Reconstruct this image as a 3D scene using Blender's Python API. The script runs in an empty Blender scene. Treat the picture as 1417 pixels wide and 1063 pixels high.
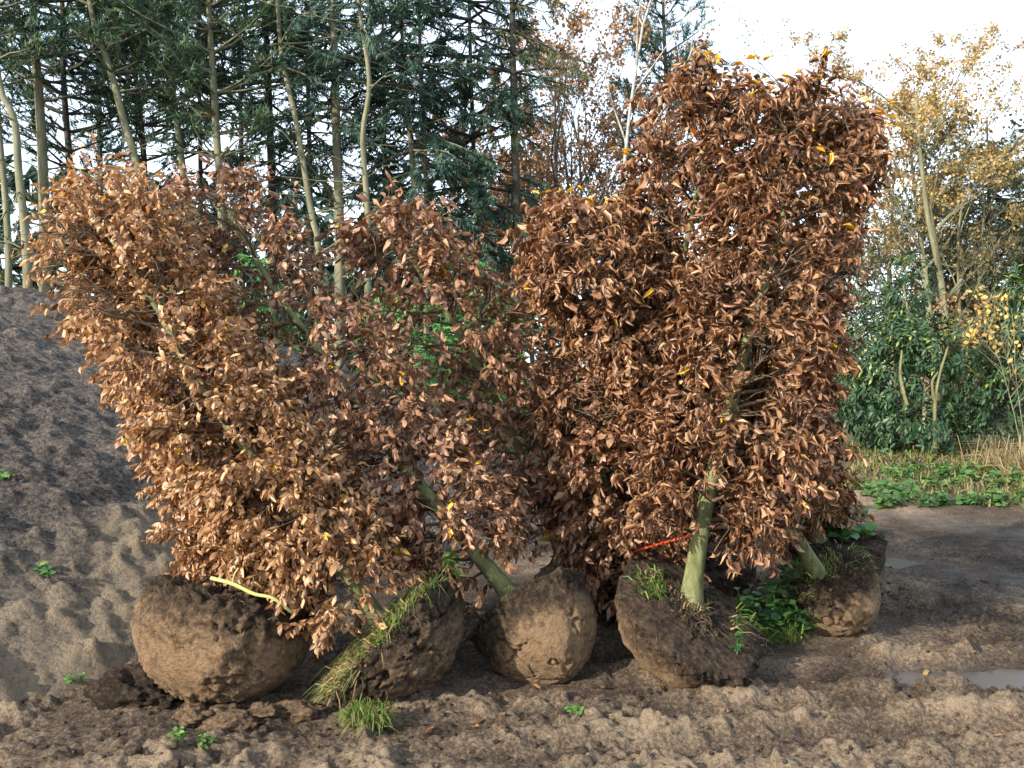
import bpy, math, random
import numpy as np
from mathutils import Vector, Matrix

# ------------------------------------------------------------------ camera, world, sun, exposure
scene = bpy.context.scene
COL = scene.collection
F, CX, HY, CAMH = 1227.0, 708.5, 520.0, 1.6          # focal length in photo pixels, centre column, horizon row, eye height

cam_data = bpy.data.cameras.new('camera')
cam_data.sensor_width = 36.0
cam_data.lens = 36.0 * F / 1417.0
cam_data.shift_y = (HY - 531.5) / 1417.0
cam_data.clip_start = 0.05
cam_data.clip_end = 2000.0
cam = bpy.data.objects.new('camera', cam_data)
cam.location = (0, 0, CAMH)
cam.rotation_euler = (math.radians(90), 0, 0)
COL.objects.link(cam)
scene.camera = cam

SUN_EL = math.radians(24)
SUN_AZ = math.atan2(-0.75, -0.66)                       # toward the sun: to the left of and behind the viewer
world = bpy.data.worlds.new('World')
scene.world = world
world.use_nodes = True
wn, wl = world.node_tree.nodes, world.node_tree.links
bg = wn['Background']
sky = wn.new('ShaderNodeTexSky')
sky.sky_type = 'NISHITA'
sky.sun_disc = False
sky.sun_elevation = SUN_EL
sky.sun_rotation = SUN_AZ
sky.air_density = 1.0
sky.dust_density = 2.0
sky.ozone_density = 1.0
# thin high cloud over the whole dome
tc = wn.new('ShaderNodeTexCoord'); mp = wn.new('ShaderNodeMapping'); mp.inputs['Scale'].default_value = (1.2, 1.2, 2.6)
cn = wn.new('ShaderNodeTexNoise'); cn.inputs['Scale'].default_value = 1.6; cn.inputs['Detail'].default_value = 6
cr = wn.new('ShaderNodeMapRange'); cr.inputs[1].default_value = 0.30; cr.inputs[2].default_value = 0.66
cr.inputs[3].default_value = 0.08; cr.inputs[4].default_value = 0.65
mx = wn.new('ShaderNodeMix'); mx.data_type = 'RGBA'
mx.inputs[7].default_value = (8.0, 9.0, 10.2, 1)
wl.new(tc.outputs['Generated'], mp.inputs[0]); wl.new(mp.outputs[0], cn.inputs['Vector'])
wl.new(cn.outputs['Fac'], cr.inputs[0]); wl.new(cr.outputs[0], mx.inputs[0])
wl.new(sky.outputs[0], mx.inputs[6]); wl.new(mx.outputs[2], bg.inputs[0])
bg.inputs[1].default_value = 0.15

sun_d = bpy.data.lights.new('sun', 'SUN')
sun_d.energy = 4.2
sun_d.angle = math.radians(0.6)
sun_d.color = (1.0, 0.89, 0.75)
sun = bpy.data.objects.new('sun', sun_d)
sdir = Vector((math.sin(SUN_AZ) * math.cos(SUN_EL), math.cos(SUN_AZ) * math.cos(SUN_EL), math.sin(SUN_EL)))
sun.rotation_euler = sdir.to_track_quat('Z', 'Y').to_euler()
sun.location = (-6, -6, 8)
COL.objects.link(sun)

scene.view_settings.view_transform = 'Standard'
scene.view_settings.look = 'None'
scene.view_settings.exposure = 1.12
scene.view_settings.gamma = 1.0
scene.render.engine = 'CYCLES'
scene.cycles.use_denoising = True
scene.cycles.max_bounces = 6
scene.cycles.diffuse_bounces = 3
scene.cycles.glossy_bounces = 2
scene.cycles.transmission_bounces = 3

random.seed(7)
RNG = np.random.default_rng(11)
R = random.random
U = random.uniform


# ------------------------------------------------------------------ numeric helpers
def px(x, y, d):
    """world point that stands at photo column x, row y when it is d metres away"""
    return np.array([(x - CX) / F * d, d, CAMH + (HY - y) / F * d])


def unit(v):
    v = np.asarray(v, float)
    return v / (np.linalg.norm(v, axis=-1, keepdims=True) + 1e-9)


_TAB = np.random.default_rng(1234).random((64, 64, 64)).astype(np.float32) * 2 - 1
_ROT = np.array([[0.80, 0.56, -0.21], [-0.58, 0.64, -0.50], [-0.15, 0.52, 0.84]])


def vnoise(p, seed=0):
    p = np.asarray(p, float) + seed * 13.37
    i = np.floor(p).astype(np.int64)
    f = (p - i).astype(np.float32)
    f = f * f * f * (f * (f * 6 - 15) + 10)
    i &= 63
    j = (i + 1) & 63
    x0, y0, z0, x1, y1, z1 = i[..., 0], i[..., 1], i[..., 2], j[..., 0], j[..., 1], j[..., 2]
    fx, fy, fz = f[..., 0], f[..., 1], f[..., 2]
    a = _TAB[x0, y0, z0] * (1 - fx) + _TAB[x1, y0, z0] * fx
    b = _TAB[x0, y1, z0] * (1 - fx) + _TAB[x1, y1, z0] * fx
    c = _TAB[x0, y0, z1] * (1 - fx) + _TAB[x1, y0, z1] * fx
    d = _TAB[x0, y1, z1] * (1 - fx) + _TAB[x1, y1, z1] * fx
    return (a * (1 - fy) + b * fy) * (1 - fz) + (c * (1 - fy) + d * fy) * fz


def fbm(p, octaves=4, gain=0.5, seed=0, ridged=False):
    p = np.asarray(p, float)
    a, s, tot = 1.0, 0.0, 0.0
    for o in range(octaves):
        n = vnoise(p, seed + o * 17)
        if ridged:
            n = 1 - 2 * np.abs(n)
        s = s + a * n
        tot += a
        a *= gain
        p = (p @ _ROT) * 2.03 + 7.1
    return s / tot


def billow(p, octaves=4, gain=0.5, seed=0):
    """rounded lumps parted by creases, 0 to about 1"""
    p = np.asarray(p, float)
    a, s, tot = 1.0, 0.0, 0.0
    for o in range(octaves):
        s = s + a * np.abs(vnoise(p, seed + o * 17))
        tot += a
        a *= gain
        p = (p @ _ROT) * 2.07 + 3.3
    return s / tot * 1.8


_T2 = np.random.default_rng(77).random((4, 128, 128)).astype(np.float32)


def clods(x, y, scale, seed=0, fill=0.7, warp=0.25):
    """height of scattered crumbs and clods of uneven size (in units of 1/scale): broken domes that overlap"""
    x = np.asarray(x, float); y = np.asarray(y, float)
    u = x * scale + seed * 7.7 + warp * vnoise(p2(x, y, scale * 2.3, 3.1), seed) + warp * .6 * vnoise(p2(x, y, scale * 5.1, 1.7), seed + 4)
    v = y * scale + seed * 3.3 + warp * vnoise(p2(x, y, scale * 2.3, 8.4), seed + 1) + warp * .6 * vnoise(p2(x, y, scale * 5.1, 5.2), seed + 5)
    iu = np.floor(u).astype(np.int64); iv = np.floor(v).astype(np.int64)
    out = np.zeros(np.shape(x))
    for a in (-1, 0, 1):
        for b in (-1, 0, 1):
            ci, cj = (iu + a) & 127, (iv + b) & 127
            r = _T2[2, ci, cj]
            r = np.where(r < fill, 0.18 + 0.62 * (r / fill) ** 2.2, 0.0)
            du = u - (iu + a + _T2[0, ci, cj]); dv = v - (iv + b + _T2[1, ci, cj])
            flat = 0.45 + 0.7 * _T2[3, ci, cj]
            d2 = du * du + dv * dv
            out = np.maximum(out, flat * np.minimum(0.62 * np.clip(r * r - d2, 0, None) / np.maximum(r, .05), .42 * r))
    return out / scale


def sstep(a, b, x):
    t = np.clip((x - a) / (b - a), 0, 1)
    return t * t * (3 - 2 * t)


def p2(x, y, s, z=0.0):
    x = np.asarray(x, float)
    y = np.asarray(y, float)
    return np.stack([x * s, y * s, np.zeros_like(x) + z], -1)


# ------------------------------------------------------------------ object helpers
def tag(o, label=None, cat=None, group=None, kind=None):
    if label: o['label'] = label
    if cat: o['category'] = cat
    if group: o['group'] = group
    if kind: o['kind'] = kind
    return o


def empty(name, loc):
    o = bpy.data.objects.new(name, None)
    o.location = Vector(loc)
    o.empty_display_size = 0.1
    COL.objects.link(o)
    return o


def mesh_np(name, V, faces, mat, attrs=None, smooth=True, flip=None):
    """faces: list of int arrays (n,3) or (n,4)"""
    me = bpy.data.meshes.new(name)
    V = np.asarray(V, np.float32)
    me.vertices.add(len(V))
    me.vertices.foreach_set('co', V.ravel())
    faces = [np.asarray(f, np.int32) for f in faces if len(f)]
    loops = np.concatenate([f.ravel() for f in faces])
    counts = np.concatenate([np.full(len(f), f.shape[1], np.int32) for f in faces])
    starts = np.concatenate([[0], np.cumsum(counts)[:-1]]).astype(np.int32)
    me.loops.add(len(loops))
    me.loops.foreach_set('vertex_index', loops)
    me.polygons.add(len(counts))
    me.polygons.foreach_set('loop_start', starts)
    me.polygons.foreach_set('loop_total', counts)
    me.polygons.foreach_set('use_smooth', np.full(len(counts), smooth))
    if attrs:
        for k, a in attrs.items():
            a = np.asarray(a, np.float32)
            if a.ndim == 1:
                at = me.attributes.new(k, 'FLOAT', 'POINT')
                at.data.foreach_set('value', a)
            else:
                at = me.attributes.new(k, 'FLOAT_COLOR', 'POINT')
                at.data.foreach_set('color', np.concatenate([a, np.ones((len(a), 1), np.float32)], 1).ravel())
    if mat: me.materials.append(mat)
    me.update(calc_edges=True)
    me.validate()
    return me


def link(name, me, parent=None):
    o = bpy.data.objects.new(name, me)
    if parent is not None: o.parent = parent
    COL.objects.link(o)
    return o


def loc_of(o):
    v = np.zeros(3)
    while o is not None:
        v = v + np.array(o.location)
        o = o.parent
    return v


class MB:
    """collects vertices and faces in world space; build() links them as one mesh object"""
    def __init__(s):
        s.V, s.T, s.Q, s.A, s.n = [], [], [], [], 0

    def add(s, V, T=None, Q=None, tint=None):
        V = np.asarray(V, float).reshape(-1, 3)
        if T is not None and len(T): s.T.append(np.asarray(T, np.int64).reshape(-1, 3) + s.n)
        if Q is not None and len(Q): s.Q.append(np.asarray(Q, np.int64).reshape(-1, 4) + s.n)
        s.V.append(V)
        s.A.append(np.zeros((len(V), 3)) + (0.5 if tint is None else np.asarray(tint)))
        s.n += len(V)

    def tube(s, pts, rad, sides=6, tint=None, cap=True):
        pts = np.asarray(pts, float)
        rad = np.zeros(len(pts)) + np.asarray(rad, float)
        tan = unit(np.gradient(pts, axis=0))
        ref = np.array([0.31, 0.92, 0.22])
        a = unit(np.cross(tan, ref))
        b = np.cross(tan, a)
        ang = np.linspace(0, 2 * np.pi, sides, endpoint=False)
        ring = (np.cos(ang)[None, :, None] * a[:, None, :] + np.sin(ang)[None, :, None] * b[:, None, :]) * rad[:, None, None] + pts[:, None, :]
        n = len(pts)
        i = np.arange(n - 1)[:, None] * sides
        j = np.arange(sides)[None, :]
        k = (j + 1) % sides
        Q = np.stack([i + j, i + k, i + sides + k, i + sides + j], -1).reshape(-1, 4)
        V = ring.reshape(-1, 3)
        T = []
        if cap:
            V = np.concatenate([V, pts[-1:]])
            e = (n - 1) * sides
            T = [[e + q, e + (q + 1) % sides, n * sides] for q in range(sides)]
        s.add(V, T, Q, tint)

    def build(s, name, mat, parent=None, kind=None, smooth=True, origin=None):
        V = np.concatenate(s.V)
        faces = []
        if s.T: faces.append(np.concatenate(s.T))
        if s.Q: faces.append(np.concatenate(s.Q))
        off = loc_of(parent) if parent is not None else (np.zeros(3) if origin is None else np.asarray(origin, float))
        me = mesh_np(name, V - off, faces, mat, {'tint': np.concatenate(s.A)}, smooth)
        o = link(name, me, parent)
        if parent is None and origin is not None: o.location = Vector(origin)
        if kind: o['kind'] = kind
        return o


def smooth_path(P, n):
    """Catmull-Rom through the control points, n samples evenly by length"""
    P = np.asarray(P, float)
    Q = np.concatenate([[2 * P[0] - P[1]], P, [2 * P[-1] - P[-2]]])
    out = []
    for i in range(1, len(Q) - 2):
        for t in np.linspace(0, 1, 12, endpoint=False):
            a, b, c, d = Q[i - 1], Q[i], Q[i + 1], Q[i + 2]
            out.append(0.5 * (2 * b + (c - a) * t + (2 * a - 5 * b + 4 * c - d) * t * t + (3 * b - a - 3 * c + d) * t ** 3))
    out.append(P[-1])
    out = np.array(out)
    s = np.concatenate([[0], np.cumsum(np.linalg.norm(np.diff(out, axis=0), axis=1))])
    u = np.linspace(0, s[-1], n)
    return np.stack([np.interp(u, s, out[:, k]) for k in range(3)], -1)


# ------------------------------------------------------------------ materials
def new_mat(name):
    m = bpy.data.materials.new(name)
    m.use_nodes = True
    nt = m.node_tree
    return m, nt, nt.nodes, nt.links, nt.nodes['Principled BSDF']


def ramp(nodes, stops):
    r = nodes.new('ShaderNodeValToRGB')
    e = r.color_ramp.elements
    while len(e) < len(stops): e.new(0.5)
    for el, (p, c) in zip(e, stops):
        el.position = p
        el.color = (*c, 1)
    return r


def noise_node(nt, scale, detail=4, rough=0.55, coord='Object', vec=None):
    n = nt.nodes.new('ShaderNodeTexNoise')
    n.inputs['Scale'].default_value = scale
    n.inputs['Detail'].default_value = detail
    n.inputs['Roughness'].default_value = rough
    if vec is None:
        c = nt.nodes.new('ShaderNodeTexCoord')
        vec = c.outputs[coord]
    nt.links.new(vec, n.inputs['Vector'])
    return n


def world_vec(nt):
    g = nt.nodes.new('ShaderNodeNewGeometry')
    return g.outputs['Position']


def leaf_material(name, stops, rough=0.55, trans=0.25, spec=0.3, mottle=0.35, tmul=(1.0, 0.75, 0.5)):
    """colour by the per-leaf 'tint' red channel, mottled, part of the light passing through"""
    m, nt, N, L, b = new_mat(name)
    at = N.new('ShaderNodeAttribute'); at.attribute_name = 'tint'
    sep = N.new('ShaderNodeSeparateColor')
    L.new(at.outputs['Color'], sep.inputs[0])
    nz = noise_node(nt, 45, 3, 0.6, vec=world_vec(nt))
    add = N.new('ShaderNodeMath'); add.operation = 'MULTIPLY_ADD'
    add.inputs[1].default_value = mottle
    sub = N.new('ShaderNodeMath'); sub.operation = 'SUBTRACT'; sub.inputs[1].default_value = 0.5
    L.new(nz.outputs['Fac'], sub.inputs[0]); L.new(sub.outputs[0], add.inputs[0]); L.new(sep.outputs[0], add.inputs[2])
    r = ramp(N, stops)
    L.new(add.outputs[0], r.inputs[0])
    L.new(r.outputs[0], b.inputs['Base Color'])
    b.inputs['Roughness'].default_value = rough
    b.inputs['Specular IOR Level'].default_value = spec
    if trans:
        t = N.new('ShaderNodeBsdfTranslucent')
        mul = N.new('ShaderNodeMix'); mul.data_type = 'RGBA'; mul.blend_type = 'MULTIPLY'; mul.inputs[0].default_value = 1
        mul.inputs[7].default_value = (*tmul, 1)
        L.new(r.outputs[0], mul.inputs[6]); L.new(mul.outputs[2], t.inputs[0])
        ms = N.new('ShaderNodeMixShader'); ms.inputs[0].default_value = trans
        L.new(b.outputs[0], ms.inputs[1]); L.new(t.outputs[0], ms.inputs[2])
        L.new(ms.outputs[0], N['Material Output'].inputs['Surface'])
    return m


def bark_material(name, stops, scale=9, stretch=0.25, bump=0.4, rough=0.8):
    m, nt, N, L, b = new_mat(name)
    mp = N.new('ShaderNodeMapping'); mp.inputs['Scale'].default_value = (1, 1, stretch)
    L.new(world_vec(nt), mp.inputs[0])
    n1 = noise_node(nt, scale, 5, 0.6, vec=mp.outputs[0])
    n2 = noise_node(nt, scale * 7, 3, 0.6, vec=mp.outputs[0])
    mixv = N.new('ShaderNodeMath'); mixv.operation = 'MULTIPLY_ADD'; mixv.inputs[1].default_value = 0.35
    L.new(n2.outputs['Fac'], mixv.inputs[0])
    sc = N.new('ShaderNodeMath'); sc.operation = 'MULTIPLY_ADD'; sc.inputs[1].default_value = 1.0; sc.inputs[2].default_value = -0.17
    L.new(n1.outputs['Fac'], sc.inputs[0]); L.new(sc.outputs[0], mixv.inputs[2])
    r = ramp(N, stops)
    L.new(mixv.outputs[0], r.inputs[0]); L.new(r.outputs[0], b.inputs['Base Color'])
    b.inputs['Roughness'].default_value = rough
    b.inputs['Specular IOR Level'].default_value = 0.2
    bp = N.new('ShaderNodeBump'); bp.inputs['Strength'].default_value = bump; bp.inputs['Distance'].default_value = 0.01
    L.new(mixv.outputs[0], bp.inputs['Height']); L.new(bp.outputs[0], b.inputs['Normal'])
    return m


def soil_material(name, dark, mid, light, fine=60, bump=0.6, dist=0.012, wet=False, rough=0.92, grain=1.5):
    """soil coloured by the 'sand' attribute broken up by noise; 'wet' attribute lowers roughness and darkens"""
    m, nt, N, L, b = new_mat(name)
    at = N.new('ShaderNodeAttribute'); at.attribute_name = 'sand'
    wv = world_vec(nt)
    n1 = noise_node(nt, 6, 6, 0.65, vec=wv)
    n2 = noise_node(nt, fine, 5, 0.7, vec=wv)
    a1 = N.new('ShaderNodeMath'); a1.operation = 'MULTIPLY_ADD'; a1.inputs[1].default_value = 0.8
    s1 = N.new('ShaderNodeMath'); s1.operation = 'SUBTRACT'; s1.inputs[1].default_value = 0.5
    L.new(n1.outputs['Fac'], s1.inputs[0]); L.new(s1.outputs[0], a1.inputs[0]); L.new(at.outputs['Fac'], a1.inputs[2])
    a2 = N.new('ShaderNodeMath'); a2.operation = 'MULTIPLY_ADD'; a2.inputs[1].default_value = grain
    s2 = N.new('ShaderNodeMath'); s2.operation = 'SUBTRACT'; s2.inputs[1].default_value = 0.5
    L.new(n2.outputs['Fac'], s2.inputs[0]); L.new(s2.outputs[0], a2.inputs[0]); L.new(a1.outputs[0], a2.inputs[2])
    r = ramp(N, [(0.0, dark), (0.45, mid), (1.0, light)])
    L.new(a2.outputs[0], r.inputs[0])
    bp = N.new('ShaderNodeBump'); bp.inputs['Strength'].default_value = bump; bp.inputs['Distance'].default_value = dist
    n3 = noise_node(nt, fine * 1.7, 6, 0.75, vec=wv)
    L.new(n3.outputs['Fac'], bp.inputs['Height']); L.new(bp.outputs[0], b.inputs['Normal'])
    b.inputs['Specular IOR Level'].default_value = 0.25
    if wet:
        aw = N.new('ShaderNodeAttribute'); aw.attribute_name = 'wet'
        mr = N.new('ShaderNodeMapRange'); mr.inputs[3].default_value = rough; mr.inputs[4].default_value = 0.22
        L.new(aw.outputs['Fac'], mr.inputs[0]); L.new(mr.outputs[0], b.inputs['Roughness'])
        mr2 = N.new('ShaderNodeMapRange'); mr2.inputs[3].default_value = 0.2; mr2.inputs[4].default_value = 0.5
        L.new(aw.outputs['Fac'], mr2.inputs[0]); L.new(mr2.outputs[0], b.inputs['Specular IOR Level'])
        mc = N.new('ShaderNodeMix'); mc.data_type = 'RGBA'; mc.blend_type = 'MULTIPLY'
        mc.inputs[7].default_value = (0.80, 0.80, 0.84, 1)
        L.new(aw.outputs['Fac'], mc.inputs[0]); L.new(r.outputs[0], mc.inputs[6]); L.new(mc.outputs[2], b.inputs['Base Color'])
    else:
        b.inputs['Roughness'].default_value = rough
        L.new(r.outputs[0], b.inputs['Base Color'])
    return m


COPPER = [(0.0, (0.050, 0.022, 0.013)), (0.30, (0.165, 0.076, 0.040)), (0.60, (0.320, 0.170, 0.088)), (0.84, (0.500, 0.310, 0.175)), (0.90, (0.52, 0.33, 0.18)), (0.93, (0.62, 0.36, 0.03)), (1.0, (0.78, 0.52, 0.03))]
COPPER = [(p, (c[0], c[1] * (1.03 if p < .92 else 1), c[2] * (1.06 if p < .92 else 1))) for p, c in COPPER]
M = {}
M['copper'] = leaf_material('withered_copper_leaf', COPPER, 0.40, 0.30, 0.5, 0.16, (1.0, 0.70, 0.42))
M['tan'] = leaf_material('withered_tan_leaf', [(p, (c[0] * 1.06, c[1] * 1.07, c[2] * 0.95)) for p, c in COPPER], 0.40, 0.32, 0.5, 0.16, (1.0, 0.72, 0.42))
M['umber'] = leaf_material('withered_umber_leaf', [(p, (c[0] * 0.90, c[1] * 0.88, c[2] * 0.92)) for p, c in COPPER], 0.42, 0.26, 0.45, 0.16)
M['trunk'] = bark_material('mossy_smooth_bark', [(0.2, (0.045, 0.050, 0.026)), (0.5, (0.125, 0.135, 0.062)), (0.75, (0.24, 0.25, 0.12))], 14, 0.4, 0.25)
M['trunk_mottled'] = bark_material('green_algae_bark', [(0.2, (0.022, 0.024, 0.014)), (0.45, (0.098, 0.108, 0.045)), (0.8, (0.22, 0.23, 0.12))], 18, 0.45, 0.5)  # darker, more strongly mottled green bark
M['twig'] = bark_material('twig_bark', [(0.2, (0.035, 0.025, 0.018)), (0.6, (0.12, 0.09, 0.06)), (0.9, (0.22, 0.18, 0.12))], 30, 0.5, 0.2)
M['ball'] = soil_material('root_ball_soil', (0.022, 0.015, 0.010), (0.100, 0.067, 0.042), (0.30, 0.20, 0.115), 36, 1.0, 0.045, grain=2.0)
M['mud'] = soil_material('mud', (0.024, 0.017, 0.012), (0.108, 0.080, 0.057), (0.34, 0.26, 0.175), 50, 1.0, 0.035, True, grain=2.0)
M['mound'] = soil_material('mound_soil', (0.024, 0.020, 0.018), (0.135, 0.118, 0.104), (0.33, 0.265, 0.185), 40, 1.0, 0.06, grain=2.4)
M['field'] = soil_material('field_soil', (0.03, 0.03, 0.015), (0.07, 0.07, 0.03), (0.14, 0.12, 0.06), 3, 0.2, 0.02)
M['grass'] = leaf_material('grass_blade', [(0.0, (0.16, 0.11, 0.055)), (0.25, (0.32, 0.25, 0.13)), (0.45, (0.13, 0.17, 0.04)), (1.0, (0.11, 0.22, 0.04))], 0.5, 0.3, 0.3, 0.12, (0.9, 1, 0.5))
M['weed'] = leaf_material('weed_leaf', [(0.0, (0.025, 0.065, 0.02)), (0.6, (0.065, 0.15, 0.035)), (1.0, (0.15, 0.27, 0.06))], 0.4, 0.3, 0.4, 0.2, (0.9, 1, 0.4))
M['laurel'] = leaf_material('laurel_leaf', [(0.0, (0.015, 0.042, 0.019)), (0.55, (0.034, 0.078, 0.034)), (0.85, (0.085, 0.140, 0.050)), (1.0, (0.30, 0.34, 0.07))], 0.42, 0.18, 0.35, 0.12, (0.9, 1, 0.4))
M['laurel_stem'] = bark_material('pale_laurel_stem', [(0.2, (0.06, 0.06, 0.03)), (0.6, (0.15, 0.145, 0.075)), (0.9, (0.26, 0.24, 0.14))], 10, 0.4, 0.2)
M['needle_dark'] = leaf_material('dark_spruce_needles', [(0.0, (0.018, 0.040, 0.034)), (0.5, (0.040, 0.082, 0.064)), (1.0, (0.090, 0.150, 0.095))], 0.6, 0.15, 0.2, 0.3, (0.9, 1, 0.5))
M['needle_green'] = leaf_material('pine_needles', [(0.0, (0.026, 0.056, 0.036)), (0.5, (0.062, 0.112, 0.066)), (1.0, (0.135, 0.185, 0.095))], 0.6, 0.15, 0.2, 0.3, (0.9, 1, 0.5))
M['needle_olive'] = leaf_material('olive_needles', [(0.0, (0.040, 0.055, 0.030)), (0.5, (0.085, 0.105, 0.055)), (1.0, (0.17, 0.17, 0.08))], 0.6, 0.15, 0.2, 0.3, (0.9, 1, 0.5))
M['fern'] = leaf_material('bright_green_needles', [(0.0, (0.03, 0.09, 0.03)), (0.5, (0.07, 0.19, 0.05)), (1.0, (0.16, 0.31, 0.09))], 0.6, 0.25, 0.2, 0.3, (0.9, 1, 0.5))
M['bark_pine'] = bark_material('pine_bark', [(0.2, (0.050, 0.048, 0.032)), (0.55, (0.15, 0.145, 0.095)), (0.85, (0.29, 0.26, 0.18))], 7, 0.25, 0.4)
M['bark_pale'] = bark_material('pale_green_bark', [(0.2, (0.065, 0.068, 0.042)), (0.55, (0.155, 0.155, 0.095)), (0.85, (0.27, 0.26, 0.18))], 7, 0.25, 0.3)
M['bark_dark'] = bark_material('dark_bark', [(0.2, (0.018, 0.017, 0.013)), (0.6, (0.050, 0.046, 0.034)), (0.9, (0.11, 0.10, 0.07))], 7, 0.25, 0.4)
M['bark_birch'] = bark_material('birch_bark', [(0.25, (0.05, 0.045, 0.04)), (0.45, (0.30, 0.29, 0.26)), (0.8, (0.52, 0.51, 0.47))], 6, 1.6, 0.2)
M['oak_gold'] = leaf_material('golden_leaf', [(0.0, (0.17, 0.14, 0.06)), (0.4, (0.37, 0.27, 0.11)), (0.8, (0.54, 0.37, 0.13)), (1.0, (0.62, 0.46, 0.12))], 0.5, 0.4, 0.3, 0.2)
M['rust'] = leaf_material('rusty_leaf', [(0.0, (0.12, 0.07, 0.035)), (0.5, (0.29, 0.175, 0.085)), (1.0, (0.46, 0.28, 0.12))], 0.5, 0.35, 0.3, 0.2)
M['thicket'] = leaf_material('thicket_leaf', [(0.0, (0.035, 0.045, 0.025)), (0.4, (0.080, 0.090, 0.048)), (0.75, (0.14, 0.125, 0.065)), (1.0, (0.24, 0.15, 0.075))], 0.6, 0.3, 0.2, 0.2)
M['straw'] = leaf_material('dry_straw', [(0.0, (0.22, 0.17, 0.09)), (0.5, (0.42, 0.34, 0.20)), (1.0, (0.56, 0.47, 0.31))], 0.6, 0.25, 0.2, 0.1)
mo, nt_, N_, L_, b_ = new_mat('orange_plastic')
b_.inputs['Base Color'].default_value = (0.75, 0.10, 0.03, 1); b_.inputs['Roughness'].default_value = 0.4
M['orange'] = mo
mo, nt_, N_, L_, b_ = new_mat('muddy_water')
b_.inputs['Base Color'].default_value = (0.07, 0.058, 0.05, 1); b_.inputs['Roughness'].default_value = 0.3
b_.inputs['Specular IOR Level'].default_value = 0.55
nzw = noise_node(nt_, 14, 3, 0.5, vec=world_vec(nt_)); bpw = N_.new('ShaderNodeBump'); bpw.inputs['Strength'].default_value = 0.08; bpw.inputs['Distance'].default_value = 0.01
L_.new(nzw.outputs['Fac'], bpw.inputs['Height']); L_.new(bpw.outputs[0], b_.inputs['Normal'])
M['water'] = mo

# ------------------------------------------------------------------ terrain
TOE = np.array([[-30.0, 2.0], [-4.6, 3.1], [-2.75, 3.72], [-2.15, 4.35], [-1.75, 5.2], [-0.9, 6.9], [0.3, 8.6], [0.9, 10.6], [0.2, 13.0], [-2.0, 15.5], [-30, 18.0]])


def toe_dist(x, y):
    """distance inside the foot line of the mound (negative outside)"""
    x = np.asarray(x, float); y = np.asarray(y, float)
    best = np.full(x.shape, 1e9)
    side = np.zeros(x.shape)
    inside = np.zeros(x.shape, bool)
    n = len(TOE)
    for i in range(n):
        a, b = TOE[i], TOE[(i + 1) % n]
        ab = b - a
        t = np.clip(((x - a[0]) * ab[0] + (y - a[1]) * ab[1]) / (ab @ ab), 0, 1)
        d = np.hypot(x - a[0] - t * ab[0], y - a[1] - t * ab[1])
        if i < n - 1: best = np.minimum(best, d)
        cond = ((a[1] > y) != (b[1] > y))
        with np.errstate(divide='ignore', invalid='ignore'):
            xi = (b[0] - a[0]) * (y - a[1]) / (b[1] - a[1] + 1e-12) + a[0]
        inside ^= cond & (x < xi)
    return np.where(inside, best, -best)


def mound_h(x, y):
    d = toe_dist(x, y) + 0.22 * fbm(p2(x, y, 0.9), 3, seed=5)
    h = d * 0.62
    h = np.where(h > 0, 3.2 * (1 - np.exp(-np.clip(h, 0, 50) / 3.2 * 1.2)) / 0.92, h)
    h = h + 0.05 * fbm(p2(x, y, 2.6), 3, seed=31)
    return h


PUD = [(2.55, 4.72, 0.50, 0.20), (3.6, 4.60, 0.45, 0.20), (3.1, 7.7, 0.4, 0.25), (1.75, 4.3, 0.30, 0.05)]


def pud_mask(x, y):
    m = np.zeros(np.shape(x))
    w = fbm(p2(x, y, 3.0), 3, seed=77) * 0.55
    for (a, b, rx, ry) in PUD:
        q = np.sqrt(((x - a) / rx) ** 2 + ((y - b) / ry) ** 2) + w
        m = np.maximum(m, 1 - sstep(0.7, 1.15, q))
    return m


def ground_h(x, y, fine=True):
    x = np.asarray(x, float); y = np.asarray(y, float)
    h = 0.05 * fbm(p2(x, y, 0.35), 2, seed=1)
    h = h + 0.36 * sstep(9.5, 14.0, y) * sstep(0.0, 3.0, x)
    # wheel tracks: long shallow ridges that run across, slightly away to the left
    u = (y - 0.16 * x) + 0.12 * fbm(p2(x, y, 0.8), 2, seed=3)
    amp = sstep(5.4, 4.4, u) * sstep(-0.6, 0.6, x)
    h = h + 0.030 * np.sin(u * 15.0) * amp - 0.035 * sstep(.10, .04, np.abs(u - 3.78)) * amp - 0.03 * sstep(.09, .03, np.abs(u - 4.32)) * amp
    if fine:
        near = sstep(12, 6, y)
        patch = sstep(-0.30, 0.30, fbm(p2(x, y, 1.2), 3, seed=41))
        h = h + 0.045 * fbm(p2(x, y, 2.2), 3, 0.55, seed=9) * (0.5 + 0.5 * near)
        h = h + 0.030 * fbm(p2(x, y * 1.25, 5.0), 4, 0.6, seed=21) * (0.4 + 0.6 * patch)
        c1 = clods(x, y, 4.0, 2, .5, .35) * 0.55 + clods(x, y, 8.0, 3, .7, .35) * 1.0
        h = h + c1 * patch * (0.5 + 0.5 * near)
        h = h + clods(x, y, 14.0, 5, .9, .35) * 1.3 * (0.35 + 0.65 * patch) * (0.4 + 0.6 * near) + clods(x, y, 25.0, 6, .95, .3) * 1.4 * (0.5 + 0.5 * patch) * near
        pm = pud_mask(x, y)
        h = h * (1 - 0.8 * pm) - 0.035 * pm
    return h


# the far field reaches the horizon; the yard of churned mud lies on it
gy = np.concatenate([np.linspace(-60, 0, 8), np.linspace(8, 60, 16), np.geomspace(70, 900, 12)])
gx = np.concatenate([-np.geomspace(900, 40, 10), np.linspace(-30, 30, 24), np.geomspace(40, 900, 10)])
GX, GY = np.meshgrid(gx, gy)
GZ = np.full(GX.shape, -0.30) + 0.55 * sstep(9, 16, GY)


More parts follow.
